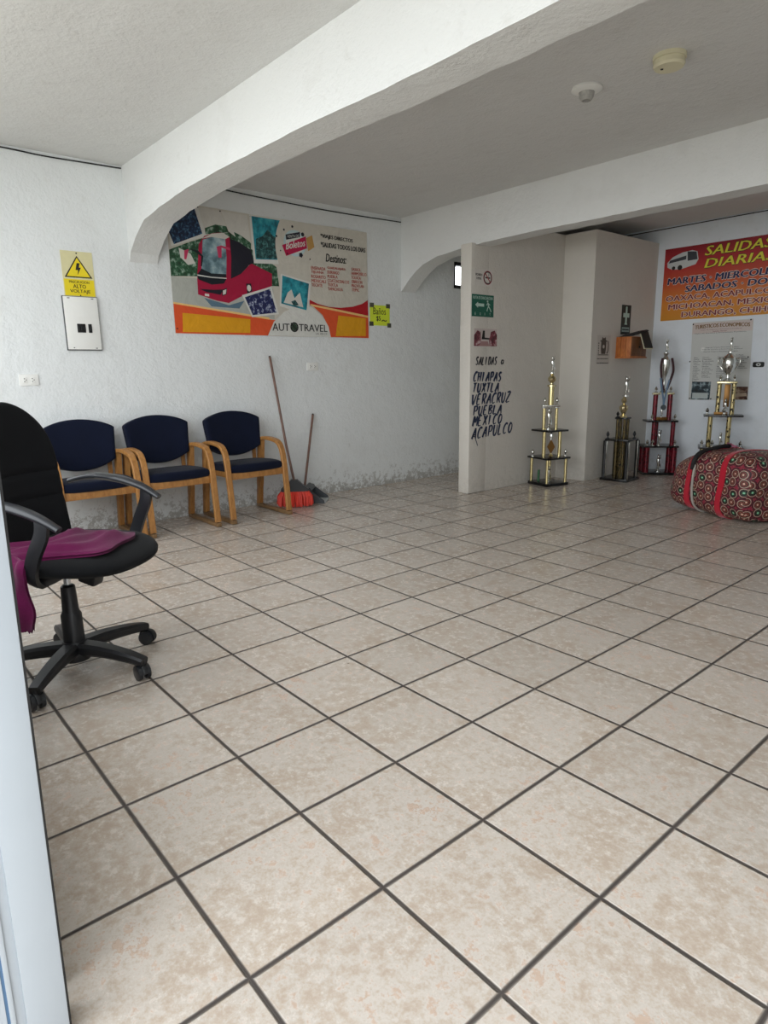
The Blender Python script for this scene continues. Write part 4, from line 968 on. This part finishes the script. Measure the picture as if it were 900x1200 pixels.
def band(s0, s1, w, off, mat, name, t0=0, t1=1):
    mb = MB(); n = 80; vs = []
    for i in range(n+1):
        th = t0+(t1-t0)*i/n; q = s0+(s1-s0)*abs(sin(pi*th))
        for e in (-1, 1): vs.append(bag_pt(q+e*w, th, off)); 
    for i in range(n+1):
        th = t0+(t1-t0)*i/n; q = s0+(s1-s0)*abs(sin(pi*th))
        for e in (-1, 1): vs.append(bag_pt(q+e*w, th, off-.006))
    N = 2*(n+1)
    fs = [[2*i, 2*i+1, 2*i+3, 2*i+2] for i in range(n)]+[[N+2*i, N+2*i+1, N+2*i+3, N+2*i+2] for i in range(n)]
    fs += [[2*i, 2*i+2, N+2*i+2, N+2*i] for i in range(n)]+[[2*i+1, 2*i+3, N+2*i+3, N+2*i+1] for i in range(n)]
    mb.add(vs, fs, mat); return mb.build(name, bag, smooth=60)
STRAP = fabric('crimson_webbing', '#b3122c', 300)
band(-.25, -.25, .055, .006, STRAP, 'strap'); band(.43, .43, .055, .006, STRAP, 'strap')
m = MB(); m.tube([bag_pt(-.13+.02*sin(k*.13), .42+.29*k/24, .012) for k in range(25)], .011, plain('grey_cord', '#a9a49c', .7), 8); m.build('cord', bag)
m = MB(); m.tube([bag_pt(-.16+.004*k, .44-.0095*k, .02+.010*sin(k*.4)) for k in range(22)], [.02]*22, plain('black_webbing', '#100e10', .7), 8); m.build('handle', bag)
m = MB(); m.grid(lambda a, b: bag_pt(-.12+.14*a, .22+.03*b, .02+.05*sin(pi*a)*b+.012*sin(9*a)), 10, 8, plain('pink_rag', '#c0708a', .8)); m.build('knot', bag)

# ------------------------------------------------------------------ ceiling fittings
sd = thing('smoke_detector', 'round cream smoke detector on the ceiling', 'smoke detector', (-.50, 3.32, CZ))
m = MB(); m.lathe([(0, 0), (.088, 0), (.088, -.022), (.08, -.024), (0, -.024)], CREAMPL, n=32); m.build('base', sd)
m = MB(); m.lathe([(0, -.024), (.082, -.024), (.084, -.05), (.076, -.062), (0, -.064)], CREAMPL, n=32); m.lathe([(0, -.064), (.008, -.064), (.008, -.067), (0, -.067)], BLACK, (-.03, -.02, 0), 8); m.build('cover', sd)
lh = thing('lamp_holder', 'bare painted lamp holder on the ceiling without a bulb', 'light fixture', (-1.03, 3.335, CZ))
lh.scale = (1.2, 1.2, 1.2)
m = MB(); m.lathe([(0, 0), (.075, 0), (.078, -.01), (.055, -.022), (0, -.022)], WHITEPL, n=24); m.build('base', lh)
m = MB(); m.lathe([(.0, -.02), (.04, -.02), (.036, -.045), (.026, -.06), (.020, -.06), (.018, -.03), (0, -.03)], plain('grey_porcelain', '#a6a49f', .4, var=.5, nscale=60), n=18); m.build('socket', lh)
